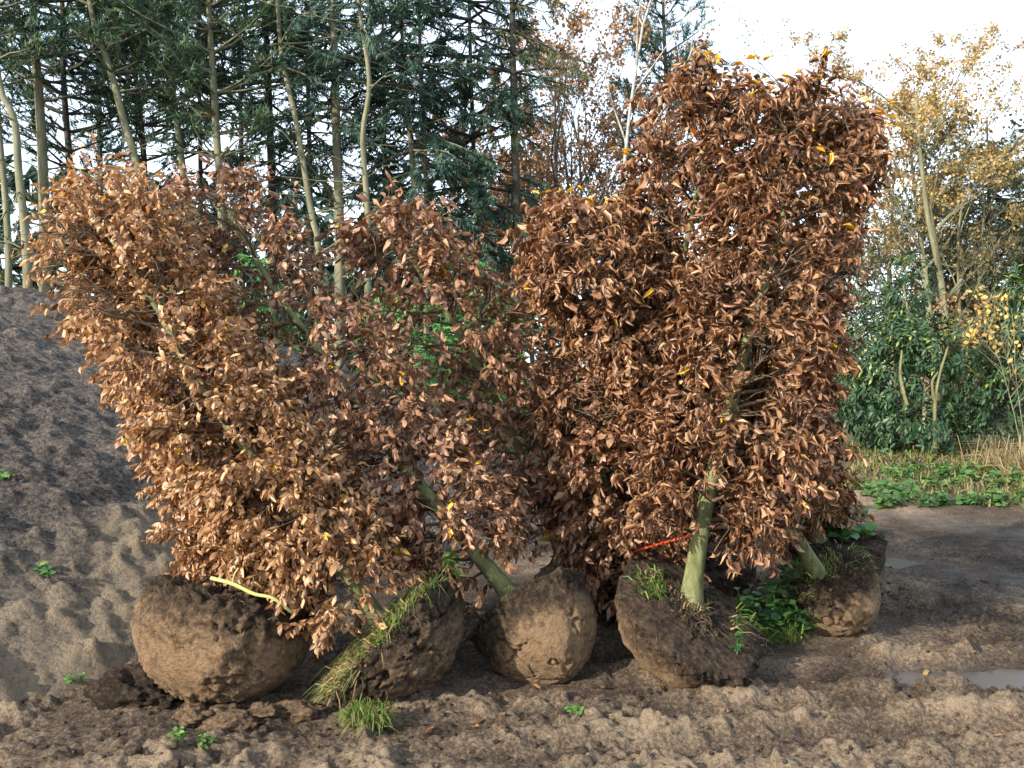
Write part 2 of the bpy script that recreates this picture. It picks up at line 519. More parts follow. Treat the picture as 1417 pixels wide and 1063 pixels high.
def grid_faces(nr, nc):
    i = np.arange(nr - 1)[:, None] * nc + np.arange(nc - 1)[None, :]
    return np.stack([i, i + 1, i + nc + 1, i + nc], -1).reshape(-1, 4)


me = mesh_np('ground', np.stack([GX, GY, GZ], -1).reshape(-1, 3), [grid_faces(*GX.shape)], M['field'], {'sand': np.full(GX.size, 0.4)})
tag(link('ground', me), 'dull green field floor reaching away under the wood', kind='structure')

rows = [1.0]
while rows[-1] < 16.5: rows.append(rows[-1] + (0.05 if rows[-1] < 2.6 else 0.0136 * max(1.0, rows[-1] / 3.6) ** 1.3))
rows = np.array(rows)
uu = np.concatenate([np.linspace(-1.5, -0.66, 40, endpoint=False), np.linspace(-0.66, 0.70, 405), np.linspace(0.70, 1.5, 40)[1:]])
YY = np.repeat(rows[:, None], len(uu), 1)
XX = uu[None, :] * (YY + 0.9)
ZZ = ground_h(XX, YY)
WET = np.clip(pud_mask(XX, YY) * 1.2, 0, 1)
damp = sstep(-0.15, 0.4, fbm(p2(XX, YY, 0.9), 3, seed=61)) * sstep(0.6, 2.0, XX) * sstep(4.6, 5.6, YY)
WET = np.maximum(WET, 0.75 * damp * sstep(0.045, 0.0, ZZ))
sand = 0.40 + 0.55 * fbm(p2(XX, YY, 1.3), 4, 0.6, seed=71) + 4.0 * (ZZ - 0.01) * sstep(9, 6, YY)
front = sstep(-0.3, 0.9, 4.3 + 0.12 * XX - YY + 0.45 * fbm(p2(XX, YY, 0.9), 3, seed=73))  # paler near the viewer: sunlight painted into the colour; darker wet mud behind
sand = sand + 0.34 * front - 0.08 * (1 - front)
sand = sand + 0.55 * sstep(9.4, 10.6, YY) * sstep(2.5, 3.6, XX) * sstep(5.2, 4.4, XX)
keep = mound_h(XX, YY) < 0.5
me = mesh_np('muddy_yard', np.stack([XX, YY, ZZ], -1).reshape(-1, 3), [grid_faces(*XX.shape)], M['mud'], {'sand': sand.ravel(), 'wet': WET.ravel()})
yard = tag(link('muddy_yard', me), 'churned brown mud of the yard with wheel ruts', kind='structure')

for k, (a, b, rx, ry) in enumerate(PUD[:3]):
    n = 40
    ang = np.linspace(0, 2 * np.pi, n, endpoint=False)
    V = np.stack([a + rx * 1.1 * np.cos(ang), b + ry * 1.1 * np.sin(ang), np.full(n, -0.024)], -1)
    V = np.concatenate([V, [[a, b, -0.024]]])
    me = mesh_np('puddle', V - np.array([a, b, 0]), [np.array([[i, (i + 1) % n, n] for i in range(n)])], M['water'])
    o = link('puddle', me); o.location = (a, b, 0)
    tag(o, kind='structure')

mxs = np.concatenate([np.linspace(-14, -6.2, 30, endpoint=False), np.arange(-6.2, 1.4, 0.024)])
mys = np.concatenate([np.arange(3.0, 9.8, 0.023), np.linspace(9.8, 16, 40)])
MX, MY = np.meshgrid(mxs, mys)
MZ = mound_h(MX, MY)
rough = fbm(p2(MX, MY, 3.2), 5, 0.6, seed=91)
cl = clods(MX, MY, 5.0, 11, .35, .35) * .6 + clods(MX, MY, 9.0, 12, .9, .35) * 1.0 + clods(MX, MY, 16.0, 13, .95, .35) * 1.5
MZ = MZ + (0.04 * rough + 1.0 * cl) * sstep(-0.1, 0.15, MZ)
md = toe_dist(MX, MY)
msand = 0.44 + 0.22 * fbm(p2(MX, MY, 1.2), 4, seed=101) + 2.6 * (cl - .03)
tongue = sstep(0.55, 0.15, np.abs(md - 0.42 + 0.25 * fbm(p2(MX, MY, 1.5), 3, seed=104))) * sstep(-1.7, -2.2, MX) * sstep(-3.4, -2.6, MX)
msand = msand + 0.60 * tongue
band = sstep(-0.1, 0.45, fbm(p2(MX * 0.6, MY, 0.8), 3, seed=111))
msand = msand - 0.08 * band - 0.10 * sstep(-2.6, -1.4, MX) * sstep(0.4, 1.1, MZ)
idx = grid_faces(*MX.shape)
zf = MZ.ravel()
ok = (zf[idx] > -0.12).any(1)
idx = idx[ok]
used = np.unique(idx)
remap = np.full(zf.size, -1); remap[used] = np.arange(len(used))
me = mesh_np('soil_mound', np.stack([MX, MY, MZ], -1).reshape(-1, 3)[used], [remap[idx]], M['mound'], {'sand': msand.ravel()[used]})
tag(link('soil_mound', me), 'grey brown heap of dug soil rising behind the uprooted trees', kind='structure')


def terrain_z(x, y):
    g = float(ground_h(np.array([x]), np.array([y]))[0])
    m = float(mound_h(np.array([x]), np.array([y]))[0])
    return max(g, m)


# ------------------------------------------------------------------ leaves
def leaf_template(w, fold, curl, roll, twist, seed):
    """8 vertices, 8 triangles: length along +y, blade across x, face towards +z"""
    rg = random.Random(seed)
    rows_t = (0.32, 0.70)
    prof = (0.95, 0.88)
    V = [(0, 0, 0)]
    for t, p in zip(rows_t, prof):
        ang = curl * t
        y = math.sin(ang) / curl if abs(curl) > 1e-3 else t
        z = -(1 - math.cos(ang)) / curl if abs(curl) > 1e-3 else 0
        tw = twist * t
        for c in (-1, 0, 1):
            xw = c * w * 0.5 * p * (1 + rg.uniform(-.25, .2)) + rg.uniform(-.05, .05) * w
            y_ = y + rg.uniform(-.07, .07)
            zz = abs(c) * (fold + roll * p) * w * 0.5 + rg.uniform(-.22, .22) * w
            xx = xw * (1 - 0.55 * min(abs(roll), 1))
            V.append((xx * math.cos(tw) - zz * math.sin(tw), y_, z + xx * math.sin(tw) + zz * math.cos(tw)))
    ang = curl
    V.append((0, math.sin(ang) / curl if abs(curl) > 1e-3 else 1, -(1 - math.cos(ang)) / curl if abs(curl) > 1e-3 else 0))
    return np.array(V)


LT = np.array([[0, 2, 1], [0, 3, 2], [1, 2, 5], [1, 5, 4], [2, 3, 6], [2, 6, 5], [4, 5, 7], [5, 6, 7]])

FLAT = [leaf_template(U(.36, .54), U(-.3, 1.0), U(-1.3, 1.5), U(-.2, .7), U(-.9, .9), i) for i in range(12)]
ROLL = [leaf_template(U(.30, .44), U(.5, 1.2), U(-.4, 1.4), U(.5, 1.2), U(-.9, .9), 50 + i) for i in range(12)]
GLOSSY = [leaf_template(U(.25, .32), U(.1, .35), U(.3, .9), 0.0, U(-.15, .15), 90 + i) for i in range(6)]
BROAD = [leaf_template(U(.6, .8), U(.0, .3), U(.2, .8), 0.0, U(-.2, .2), 120 + i) for i in range(6)]
NLEAFTINT = 7


class Leaves:
    """positions and frames of the leaves of one plant"""
    def __init__(s): s.p, s.d, s.n, s.L, s.t, s.k = [], [], [], [], [], []

    def add(s, p, d, n, L, t, k):
        s.p.append(p); s.d.append(d); s.n.append(n); s.L.append(L); s.t.append(t); s.k.append(k)

    def frames(s):
        p, d, n = np.array(s.p), unit(np.array(s.d)), np.array(s.n)
        x = unit(np.cross(d, n))
        n = np.cross(x, d)
        return p, x, d, n, np.array(s.L), np.array(s.t), np.array(s.k)

    def filter(s, mask):
        for nm in 'pdnLtk':
            setattr(s, nm, [v for v, m in zip(getattr(s, nm), mask) if m])


def leaf_mesh(templates, fr, sel):
    p, x, d, n, L, t, k = fr
    T = np.array(templates)[k[sel]]                               # (m,8,3)
    B = np.stack([x[sel], d[sel], n[sel]], 1)                     # (m,3,3)
    V = np.einsum('mvi,mij->mvj', T * L[sel][:, None, None], B) + p[sel][:, None, :]
    m = len(V)
    Fc = (LT[None] + (np.arange(m) * 8)[:, None, None]).reshape(-1, 3)
    tint = np.repeat(np.stack([t[sel], t[sel], t[sel]], -1), 8, 0)
    return V.reshape(-1, 3), Fc, tint


_leafcache = {}


def single_leaf_mesh(name, templates, k, tq, mat):
    key = (id(templates), k, tq, mat.name)
    if key not in _leafcache:
        t = (tq + 0.5) / NLEAFTINT
        V = templates[k]
        _leafcache[key] = mesh_np(name, V, [LT], mat, {'tint': np.full((8, 3), t)})
    return _leafcache[key]


VISBUF = {}                                                      # photo cell -> nearest leaf distance, over all trees


def cells(p, size=9.0):
    c = np.floor((CX + p[:, 0] / p[:, 1] * F) / size).astype(int)
    r = np.floor((HY - (p[:, 2] - CAMH) / p[:, 1] * F) / size).astype(int)
    return c, r


def put_leaves(lv, templates, mat, parent, stuff_name, n_single, leaf_name='leaf'):
    """the leaves that show largest become parts of their own, the rest one part"""
    fr = lv.frames()
    p, x, d, n, L, t, k = fr
    c, r = cells(p)
    area = np.abs(np.einsum('ij,ij->i', n, unit(p - np.array([0, 0, CAMH])))) * L
    score = np.zeros(len(p))
    for i in range(len(p)):
        v = VISBUF.get((c[i], r[i]))
        if v is not None and p[i, 1] <= v + 0.03: score[i] = area[i] + 1
        else: score[i] = area[i] * 0.1
    order = np.argsort(-score)
    single = order[:n_single]
    rest = order[n_single:]
    base = loc_of(parent)
    V, Fc, tint = leaf_mesh(templates, fr, rest)
    o = link(stuff_name, mesh_np(stuff_name, V - base, [Fc], mat, {'tint': tint}), parent)
    o['kind'] = 'stuff'
    for i in single:
        tq = int(np.clip(t[i] * NLEAFTINT, 0, NLEAFTINT - 1))
        o = bpy.data.objects.new(leaf_name, single_leaf_mesh(leaf_name, templates, int(k[i]), tq, mat))
        o.parent = parent
        B = np.stack([x[i], d[i], n[i]], 1) * L[i]
        Mx = Matrix([[*B[0], p[i, 0] - base[0]], [*B[1], p[i, 1] - base[1]], [*B[2], p[i, 2] - base[2]], [0, 0, 0, 1]])
        o.matrix_local = Mx
        COL.objects.link(o)


# ------------------------------------------------------------------ grass and weeds
def grass_patch(points, normals, n, hmin, hmax, dry=0.3, droop=0.5, lean=(0, 0, 0), wid=0.0034):
    mb = MB()
    points = np.asarray(points); normals = np.asarray(normals)
    for _ in range(n):
        i = random.randrange(len(points))
        p = points[i] + RNG.normal(0, 0.012, 3)
        up = unit(normals[i] * 0.8 + np.array([0, 0, 0.4]) + RNG.normal(0, 0.42, 3) + np.array(lean))
        h = U(hmin, hmax)
        side = unit(np.cross(up, RNG.normal(0, 1, 3))) * wid * U(.6, 1.2)
        q1 = p + up * h * 0.5 + np.array([0, 0, -droop * h * 0.08])
        dr = unit(up * [1, 1, 0.3] + [0, 0, -droop * 0.6])
        q2 = q1 + dr * h * 0.5
        t = U(0.05, 0.3) if R() < dry else U(0.45, 1.0)
        mb.add([p - side, p + side, q1 + side * .8, q1 - side * .8, q2], [[3, 2, 4]], [[0, 1, 2, 3]], [t, t, t])
    return mb


def weed_plant(lv, mb, base, h, n, size, spread=0.5, tint=(0.3, 0.9)):
    """stem with opposite broad leaves"""
    top = np.asarray(base) + np.array([U(-.15, .15) * h, U(-.15, .15) * h, h])
    path = smooth_path([base, (np.asarray(base) + top) / 2 + RNG.normal(0, .1, 3) * h, top], 5)
    mb.tube(path, np.linspace(.004, .0015, 5), 4)
    for i in range(n):
        f = 0.25 + 0.75 * i / max(1, n - 1)
        p = path[int(f * 4)]
        a = i * 2.4 + U(-.4, .4)
        d = np.array([math.cos(a) * spread, math.sin(a) * spread, U(-.1, .5)])
        lv.add(p, d, np.array([U(-.2, .2), U(-.5, 0), 1.0]), size * U(.6, 1.1), U(*tint), random.randrange(6))


# ------------------------------------------------------------------ root balls
def root_ball(tree, centre, Rr, normal, seed, squash=1.0, cut=0.12, name='root_ball', rough=1.0, sandline=-0.2, low=.85, bottom=-0.045, res=(120, 190), sandamt=1.0, dry=False):
    nl, na = res
    nrm = unit(normal)
    A = unit(np.cross(nrm, [0.1, 1, 0.05])); B = np.cross(nrm, A)
    th = np.linspace(0.001, np.pi - 0.001, nl)
    ph = np.linspace(0, 2 * np.pi, na, endpoint=False)
    TH, PH = np.meshgrid(th, ph, indexing='ij')
    dirs = np.stack([np.sin(TH) * np.cos(PH), np.sin(TH) * np.sin(PH), np.cos(TH)], -1)
    r = np.full(TH.shape, 1.0)
    capr = cut / np.maximum(np.cos(TH), 1e-3)
    k = 10.0
    r = np.where(np.cos(TH) > 0.01, -np.log(np.exp(-k * 1.0) + np.exp(-k * np.minimum(capr, 3))) / k, r)
    topm = sstep(-0.05, 0.25, dirs[..., 2] * r - cut + 0.28)
    Pn = dirs * r[..., None] * 2.2 + seed * 3.7
    r = r * (1 + 0.07 * fbm(dirs * 1.3 + seed * 5.1, 2, seed=seed))
    lump = fbm(Pn * 1.1, 4, 0.6, seed=seed + 3)
    clod = billow(Pn * 2.6, 4, 0.6, seed=seed + 5) - 0.38
    fine = billow(Pn * 9, 3, 0.6, seed=seed + 8) - 0.35
    broken = sstep(-0.12, 0.22, fbm(dirs * 1.7 + seed * 2.3, 3, seed=seed + 2)) * low + 0.03
    rf = np.maximum(topm, broken * 0.85) * rough
    r0 = r.copy()
    r = r + rf * (0.08 * lump + 0.17 * clod + 0.05 * fine) + (1 - np.minimum(rf, 1)) * (0.018 * lump + 0.012 * fine)
    # drying cracks where the clay has opened
    crack = np.abs(fbm(dirs * 2.4 + seed * 1.9, 3, 0.5, seed=seed + 9))
    open_ = sstep(-0.15, 0.1, fbm(dirs * 1.5 + seed, 2, seed=seed + 12))
    r = r - 0.10 * sstep(0.05, 0.0, crack) * open_ * (1 - topm)
    # spade cuts: shallow facets running from rim to base
    r = r - (1 - topm) * 0.02 * np.abs(np.sin(PH * 5 + seed)) ** 6
    tz = sstep(0.25, 0.8, dirs[..., 2])[..., None]
    loc = dirs * r0[..., None] + (r - r0)[..., None] * unit(dirs * (1 - tz) + np.array([0, 0, 1.0]) * tz)
    loc[..., 2] = np.where(loc[..., 2] < 0, loc[..., 2] * squash, loc[..., 2])
    W = (loc[..., 0:1] * A + loc[..., 1:2] * B + loc[..., 2:3] * nrm) * Rr + np.asarray(centre)
    dz = bottom - W[..., 2].min()
    W[..., 2] += dz
    hgt = loc[..., 2]
    snd = 0.78 * sandamt * sstep(sandline + 0.22, sandline - 0.30, hgt + 0.20 * lump) * (1 - 0.45 * np.minimum(rf, 1)) + 0.12 + 0.55 * clod * (0.2 + sandamt * 0.3)
    if dry: return W
    V = W.reshape(-1, 3)
    i = (np.arange(nl - 1)[:, None] * na + np.arange(na)[None, :])
    j = (np.arange(nl - 1)[:, None] * na + (np.arange(na)[None, :] + 1) % na)
    Q = np.stack([i, j, j + na, i + na], -1).reshape(-1, 4)
    o = link(name, mesh_np(name, V - loc_of(tree), [Q], M['ball'], {'sand': snd.ravel()}), tree)
    topc = np.asarray(centre) + np.array([0, 0, dz]) + nrm * cut * Rr
    return o, W, TH, PH, topc, nrm, dz


def roots(tree, W, TH, PH, n, seed, lo=0.9, hi=1.7, length=0.12):
    """fine roots hanging out of the dug soil"""
    rg = np.random.default_rng(seed)
    mb = MB()
    cand = np.argwhere((TH > lo) & (TH < hi))
    for _ in range(n):
        i, j = cand[rg.integers(len(cand))]
        p = W[i, j]
        ctr = W.reshape(-1, 3).mean(0)
        d = unit(p - ctr)
        L = length * rg.uniform(.3, 1.2)
        q = [p - d * .01]
        v = d * .6 + rg.normal(0, .5, 3)
        for s_ in range(4):
            v = unit(v + np.array([0, 0, -.45]) + rg.normal(0, .35, 3))
            q.append(q[-1] + v * L / 4)
        mb.tube(np.array(q), np.linspace(rg.uniform(.001, .0028), .0006, 5), 3)
    o = mb.build('fine_roots', M['twig'], tree, 'stuff')
    return o


# ------------------------------------------------------------------ the uprooted hornbeams
def crown_interp(prof, f):
    fs = [a[0] for a in prof]
    return np.interp(f, fs, [a[1] for a in prof]), np.interp(f, fs, [a[2] for a in prof])


class Hornbeam:
    def __init__(s, label, ctrl, rbase, prof, f0, n_branch, n_twig, leaves, leafL, style, mat, bark, seed, clear=(), gap=0.0, gapf=0.0, droop=0.62, tmean=0.5, yellow=0.004, yellow_top=0.0):
        random.seed(seed)
        rg = np.random.default_rng(seed)
        s.leafstyle, s.mat = style, mat
        path = smooth_path([px(*c) for c in ctrl], 60)
        s.path = path
        s.base = path[0]
        s.empty = empty('hornbeam_tree', (path[0][0], path[0][1], 0.0))
        tag(s.empty, label, 'tree', 'uprooted copper leaved trees')
        tan = unit(np.gradient(path, axis=0))
        # trunk: starts inside the root ball, flares at the foot
        ext = np.concatenate([[path[0] - tan[0] * 0.09], path])
        f = np.linspace(0, 1, len(ext))
        rad = rbase * (1 - 0.86 * f ** 0.9) * (1 + 0.32 * np.exp(-f * 26)) * (1 + 0.06 * vnoise(p2(f * 14, f * 0, 1.0, seed * .37)))
        mb = MB(); mb.tube(ext, rad, 12)
        s.trunk = mb.build('trunk', bark, s.empty)
        A = unit(np.cross(tan, [0, 1, 0])); B = np.cross(tan, A)
        lv = Leaves()
        tw = MB()
        nstyle = 12
        Ltot = np.linalg.norm(np.diff(path, axis=0), axis=1).sum()

        def rmax(fr_, phi):
            ra, rb = crown_interp(prof, fr_)
            c, sn = abs(math.cos(phi)), abs(math.sin(phi))
            e = 2.8
            return 1.0 / ((c / ra) ** e + (sn / rb) ** e) ** (1 / e)

        def twig(q, d, Ln, up):
            m = max(4, int(Ln / (0.27 * leafL)))
            pts = [q]
            v = unit(d)
            for i in range(4):
                v = unit(v + rg.normal(0, .16, 3) + np.array([0, 0, -.05]))
                pts.append(pts[-1] + v * Ln / 4)
            pts = np.array(pts)
            if rg.uniform() < .7: tw.tube(pts[::2], np.linspace(.0032, .0012, 3), 3, cap=False)
            side = unit(np.cross(v, rg.normal(0, 1, 3)))
            for i in range(m):
                t = (i + 0.6) / m
                k = min(int(t * 4), 3)
                p = pts[k] + (pts[k + 1] - pts[k]) * (t * 4 - k)
                sd = side * (1 if i % 2 else -1)
                dd = unit(v * .75 + sd * .55 + np.array([0, 0, -droop]) + rg.normal(0, .28, 3))
                nn = unit(np.array([0, -.25, .7]) * .6 + rg.normal(0, .7, 3) + up * .3)
                tt = float(np.clip(rg.normal(tmean, .20), 0.02, 0.80))
                lv.add(p, dd, nn, leafL * (.58 + .8 * rg.beta(2, 2.4)), tt, int(rg.integers(nstyle)))

        nb = 0
        for b in range(n_branch):
            fr_ = f0 + (1 - f0) * ((b + rg.uniform(0, 1)) / n_branch)
            i = min(int(fr_ * 59), 58)
            P0, T = path[i], tan[i]
            phi = b * 2.39996 + rg.normal(0, .35)
            D = math.cos(phi) * A[i] + math.sin(phi) * B[i]
            rm = rmax(fr_, phi) * rg.uniform(.84, 1.06)
            Ln = rm / 0.90 * (1 - .35 * max(0, (fr_ - .85) / .15))
            pts = [P0]
            v = unit(D * .92 + T * .38)
            for q in range(6):
                v = unit(v + rg.normal(0, .11, 3) + T * .03)
                pts.append(pts[-1] + v * Ln / 6)
            pts = np.array(pts)
            r0 = min(rbase * .34, .007 + .011 * Ln) * (1.15 - .5 * fr_)
            bmb = MB(); bmb.tube(pts, np.linspace(r0, .0025, 7), 5)
            bmb.build('branch', M['twig'], s.trunk)
            for j in range(n_twig):
                t = rg.uniform(.15, 1) ** .62
                k = min(int(t * 6), 5)
                q = pts[k] + (pts[k + 1] - pts[k]) * (t * 6 - k)
                dd = unit(v * .75 + unit(rg.normal(0, 1, 3)) * .85 + T * .15)
                twig(q, dd, rg.uniform(.10, .24), D)
        # clipped outer shell: short twigs that end at the crown's surface
        n_shell = int(n_branch * n_twig * 0.85)
        for b in range(n_shell):
            fr_ = rg.uniform(f0, 1.0)
            i = min(int(fr_ * 59), 58)
            phi = rg.uniform(0, 2 * math.pi)
            D = math.cos(phi) * A[i] + math.sin(phi) * B[i]
            rm = rmax(fr_, phi)
            q = path[i] + D * rm * rg.uniform(.55, .85) + tan[i] * rg.normal(0, .04)
            twig(q, unit(D + rg.normal(0, .45, 3) + tan[i] * .2), rg.uniform(.10, .2), D)
        # the clipped end of the crown
        ra, rb = crown_interp(prof, 1.0)
        for b in range(int(n_shell * .16)):
            a_, q_ = rg.uniform(0, 2 * math.pi), math.sqrt(rg.uniform(0, .9))
            q = path[-1] + (A[-1] * math.cos(a_) * ra + B[-1] * math.sin(a_) * rb) * q_ + tan[-1] * rg.uniform(-.16, -.02)
            twig(q, unit(tan[-1] + rg.normal(0, .6, 3)), rg.uniform(.07, .13), tan[-1])
        # openings in the leaf cover
        P = np.array(lv.p)
        keep = np.ones(len(P), bool)
        if gap > -1:
            g = fbm(P * 4.2, 3, seed=seed + 40)
            keep &= g > gap - 0.9
            idx_f = np.linspace(0, 1, 60)
            nearest = np.argmin(((P[:, None, :] - path[None, ::3, :]) ** 2).sum(-1), 1) * 3
            ff = idx_f[np.clip(nearest, 0, 59)]
            keep &= ~((ff > 0.66) & (g < gapf))
        for (fa, fb_, wd, pr) in clear:
            d = P[:, None, [0, 2]] - path[None, ::2, :][..., [0, 2]]
            dist = np.linalg.norm(d, axis=-1)
            nn = np.argmin(dist, 1)
            fn = nn * 2 / 59.0
            infront = P[:, 1] < path[nn * 2, 1] + .05
            drop = (dist.min(1) < wd) & infront & (fn > fa) & (fn < fb_) & (rg.uniform(0, 1, len(P)) < pr)
            keep &= ~drop
        # nothing under the ground
        keep &= P[:, 2] > 0.12
        lv.filter(keep)
        # some leaves still yellow, most of them at the tip
        P = np.array(lv.p)
        top = P[:, 2] > np.quantile(P[:, 2], .985)
        for i in range(len(lv.t)):
            if rg.uniform() < yellow or (top[i] and rg.uniform() < yellow_top): lv.t[i] = rg.uniform(.95, 1.0)
        s.lv = lv
        tw.build('twigs', M['twig'], s.empty, 'stuff')
        c, r = cells(P)
        for i in range(len(P)):
            key = (c[i], r[i])
            if P[i, 1] < VISBUF.get(key, 1e9): VISBUF[key] = P[i, 1]

    def finish(s):
        put_leaves(s.lv, s.leafstyle, s.mat, s.empty, 'foliage', 290)


trees = {}
trees['a'] = Hornbeam('copper leaved tree leaning over the big cracked round root ball beside the mound', [(366, 852, 4.42), (352, 775, 4.52), (296, 600, 4.72), (208, 430, 4.88), (136, 300, 5.0)], .045,
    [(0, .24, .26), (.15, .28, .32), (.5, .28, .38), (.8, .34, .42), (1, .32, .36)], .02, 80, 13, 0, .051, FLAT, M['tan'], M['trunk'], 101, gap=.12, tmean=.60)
trees['b'] = Hornbeam('copper leaved tree leaning from the grass edged root ball tipped on its side', [(528, 862, 4.36), (462, 768, 4.32), (396, 687, 4.30), (286, 550, 4.32), (216, 425, 4.4), (160, 340, 4.5), (128, 300, 4.55)], .044,
    [(0, .20, .18), (.15, .28, .28), (.4, .28, .36), (.7, .30, .38), (.92, .33, .36), (1, .28, .28)], .07, 80, 13, 0, .052, FLAT, M['tan'], M['trunk'], 102, clear=[(.0, .12, .05, .9), (.24, .33, .06, .85), (.43, .61, .072, .98), (.64, .72, .065, .97), (.76, .82, .055, .9)], gap=.14, tmean=.62)
trees['c'] = Hornbeam('sparse topped tree leaning from the pointed smooth root ball', [(702, 818, 4.68), (600, 695, 4.72), (500, 570, 4.78), (440, 485, 4.82), (380, 400, 4.88), (322, 302, 4.95), (302, 250, 5.0)], .047,
    [(0, .20, .18), (.12, .32, .30), (.35, .36, .36), (.55, .36, .4), (.8, .26, .30), (1, .20, .24)], .06, 66, 12, 0, .056, FLAT, M['umber'], M['trunk'], 103, clear=[(0, .10, .06, .92), (.17, .24, .055, .8), (.57, .78, .075, .97)], gap=.30, gapf=.16, tmean=.54, yellow=.006)
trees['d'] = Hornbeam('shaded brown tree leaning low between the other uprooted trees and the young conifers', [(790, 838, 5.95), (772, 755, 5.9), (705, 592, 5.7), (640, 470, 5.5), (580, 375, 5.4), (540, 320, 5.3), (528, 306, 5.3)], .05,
    [(0, .12, .15), (.2, .3, .3), (.45, .42, .4), (.7, .43, .42), (.9, .34, .34), (1, .26, .24)], .2, 56, 10, 0, .072, FLAT, M['umber'], M['trunk'], 104, clear=[(.55, .9, .05, .9)], gap=.42, gapf=-.05, tmean=.52, yellow=.008)
trees['e'] = Hornbeam('tall copper hedge tree with bare green lower stem on the tilted bowl shaped root ball', [(957, 826, 4.78), (961, 790, 4.78), (977, 695, 4.78), (1005, 590, 4.78), (1030, 485, 4.8), (1062, 380, 4.82), (1090, 262, 4.85), (1105, 150, 4.9)], .055,
    [(0, .22, .2), (.10, .36, .30), (.25, .45, .40), (.45, .45, .42), (.7, .41, .42), (1, .40, .38)], .12, 76, 13, 0, .066, ROLL, M['copper'], M['trunk_mottled'], 105, clear=[(0, .20, .085, .97), (.20, .30, .06, .85), (.35, .52, .08, .99), (.60, .68, .07, .9)], gap=.30, gapf=-.20, tmean=.50, yellow=.003, yellow_top=.10)
trees['f'] = Hornbeam('copper tree slanting from the small sunlit root ball with a grassy rim', [(1134, 797, 5.46), (1088, 722, 5.42), (1010, 605, 5.34), (930, 490, 5.2), (850, 395, 5.05), (788, 345, 4.95), (752, 332, 4.9)], .050,
    [(0, .16, .14), (.18, .34, .3), (.45, .42, .38), (.75, .38, .38), (.92, .32, .36), (1, .26, .30)], .15, 72, 12, 0, .066, ROLL, M['copper'], M['trunk_mottled'], 106, clear=[(0, .13, .08, .97), (.86, .95, .05, .8)], gap=.26, gapf=-.4, tmean=.56, yellow=.003, yellow_top=.12)
trees['g'] = Hornbeam('tall copper tree with forked stem on the dark shaded root ball', [(968, 800, 6.0), (938, 655, 5.8), (912, 530, 5.55), (930, 412, 5.35), (948, 345, 5.25), (972, 225, 5.2), (985, 130, 5.2)], .05,
    [(0, .2, .2), (.2, .36, .34), (.45, .42, .38), (.75, .38, .38), (1, .37, .36)], .18, 60, 11, 0, .066, ROLL, M['copper'], M['trunk_mottled'], 107, clear=[(.60, .72, .075, .97)], gap=.30, gapf=-.25, tmean=.50, yellow=.003, yellow_top=.12)
trees['h'] = Hornbeam('tall narrow copper tree on the root ball overgrown with green weeds', [(1128, 735, 6.25), (1082, 600, 6.1), (1092, 450, 5.9), (1122, 300, 5.7), (1150, 165, 5.6)], .048,
    [(0, .22, .22), (.12, .30, .32), (.5, .29, .34), (.8, .27, .34), (1, .27, .32)], .04, 60, 11, 0, .069, ROLL, M['copper'], M['trunk'], 108, gap=.28, gapf=-.25, tmean=.54, yellow=.006, yellow_top=.10)
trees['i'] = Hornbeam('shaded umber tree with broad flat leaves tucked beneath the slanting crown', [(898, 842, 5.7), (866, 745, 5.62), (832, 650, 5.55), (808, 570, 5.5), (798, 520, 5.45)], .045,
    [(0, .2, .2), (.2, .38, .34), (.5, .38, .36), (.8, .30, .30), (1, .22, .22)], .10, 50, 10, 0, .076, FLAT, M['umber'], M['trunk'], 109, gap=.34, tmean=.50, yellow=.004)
SPRIGS = {'d': [(766, 745, 5.7, .105), (778, 748, 5.7, .105), (772, 738, 5.72, .09), (786, 744, 5.7, .08)],
          'f': [(858, 208, 5.0, .09), (862, 216, 5.0, .08), (795, 262, 4.95, .08), (766, 268, 4.95, .08), (748, 272, 4.95, .07)],
          'g': [(968, 80, 5.2, .09), (948, 88, 5.2, .08), (975, 90, 5.2, .07)], 'e': [(1030, 88, 4.9, .09), (1048, 84, 4.9, .08), (1100, 100, 4.9, .08), (1142, 212, 4.5, .10), (1168, 312, 4.45, .08)],
          'h': [(1205, 150, 5.55, .09), (1222, 160, 5.5, .10), (1212, 205, 5.4, .11), (1232, 172, 5.5, .09), (1226, 140, 5.5, .08)]}
for k_, sp in SPRIGS.items():
    mb = MB()
    for (x, y, d, L) in sp:
        p = px(x, y, d)
        for q in range(2):
            dd = unit(np.array([U(-1, 1), U(-.6, .1), U(-.5, .6)]))
            trees[k_].lv.add(p + RNG.normal(0, .012, 3), dd, np.array([U(-.3, .3), -1, U(-.2, .5)]), L * U(.7, 1), U(.96, 1.0), random.randrange(12))
        foot = trees[k_].path[np.argmin(((trees[k_].path - p) ** 2).sum(1))]
        mb.tube(smooth_path([p, p + (foot - p) * .5 + RNG.normal(0, .02, 3), foot], 6), np.linspace(.0015, .004, 6), 4)
    mb.build('sprig', M['twig'], trees[k_].empty, 'stuff')
for t_ in trees.values(): t_.finish()

random.seed(21)
balls = {}
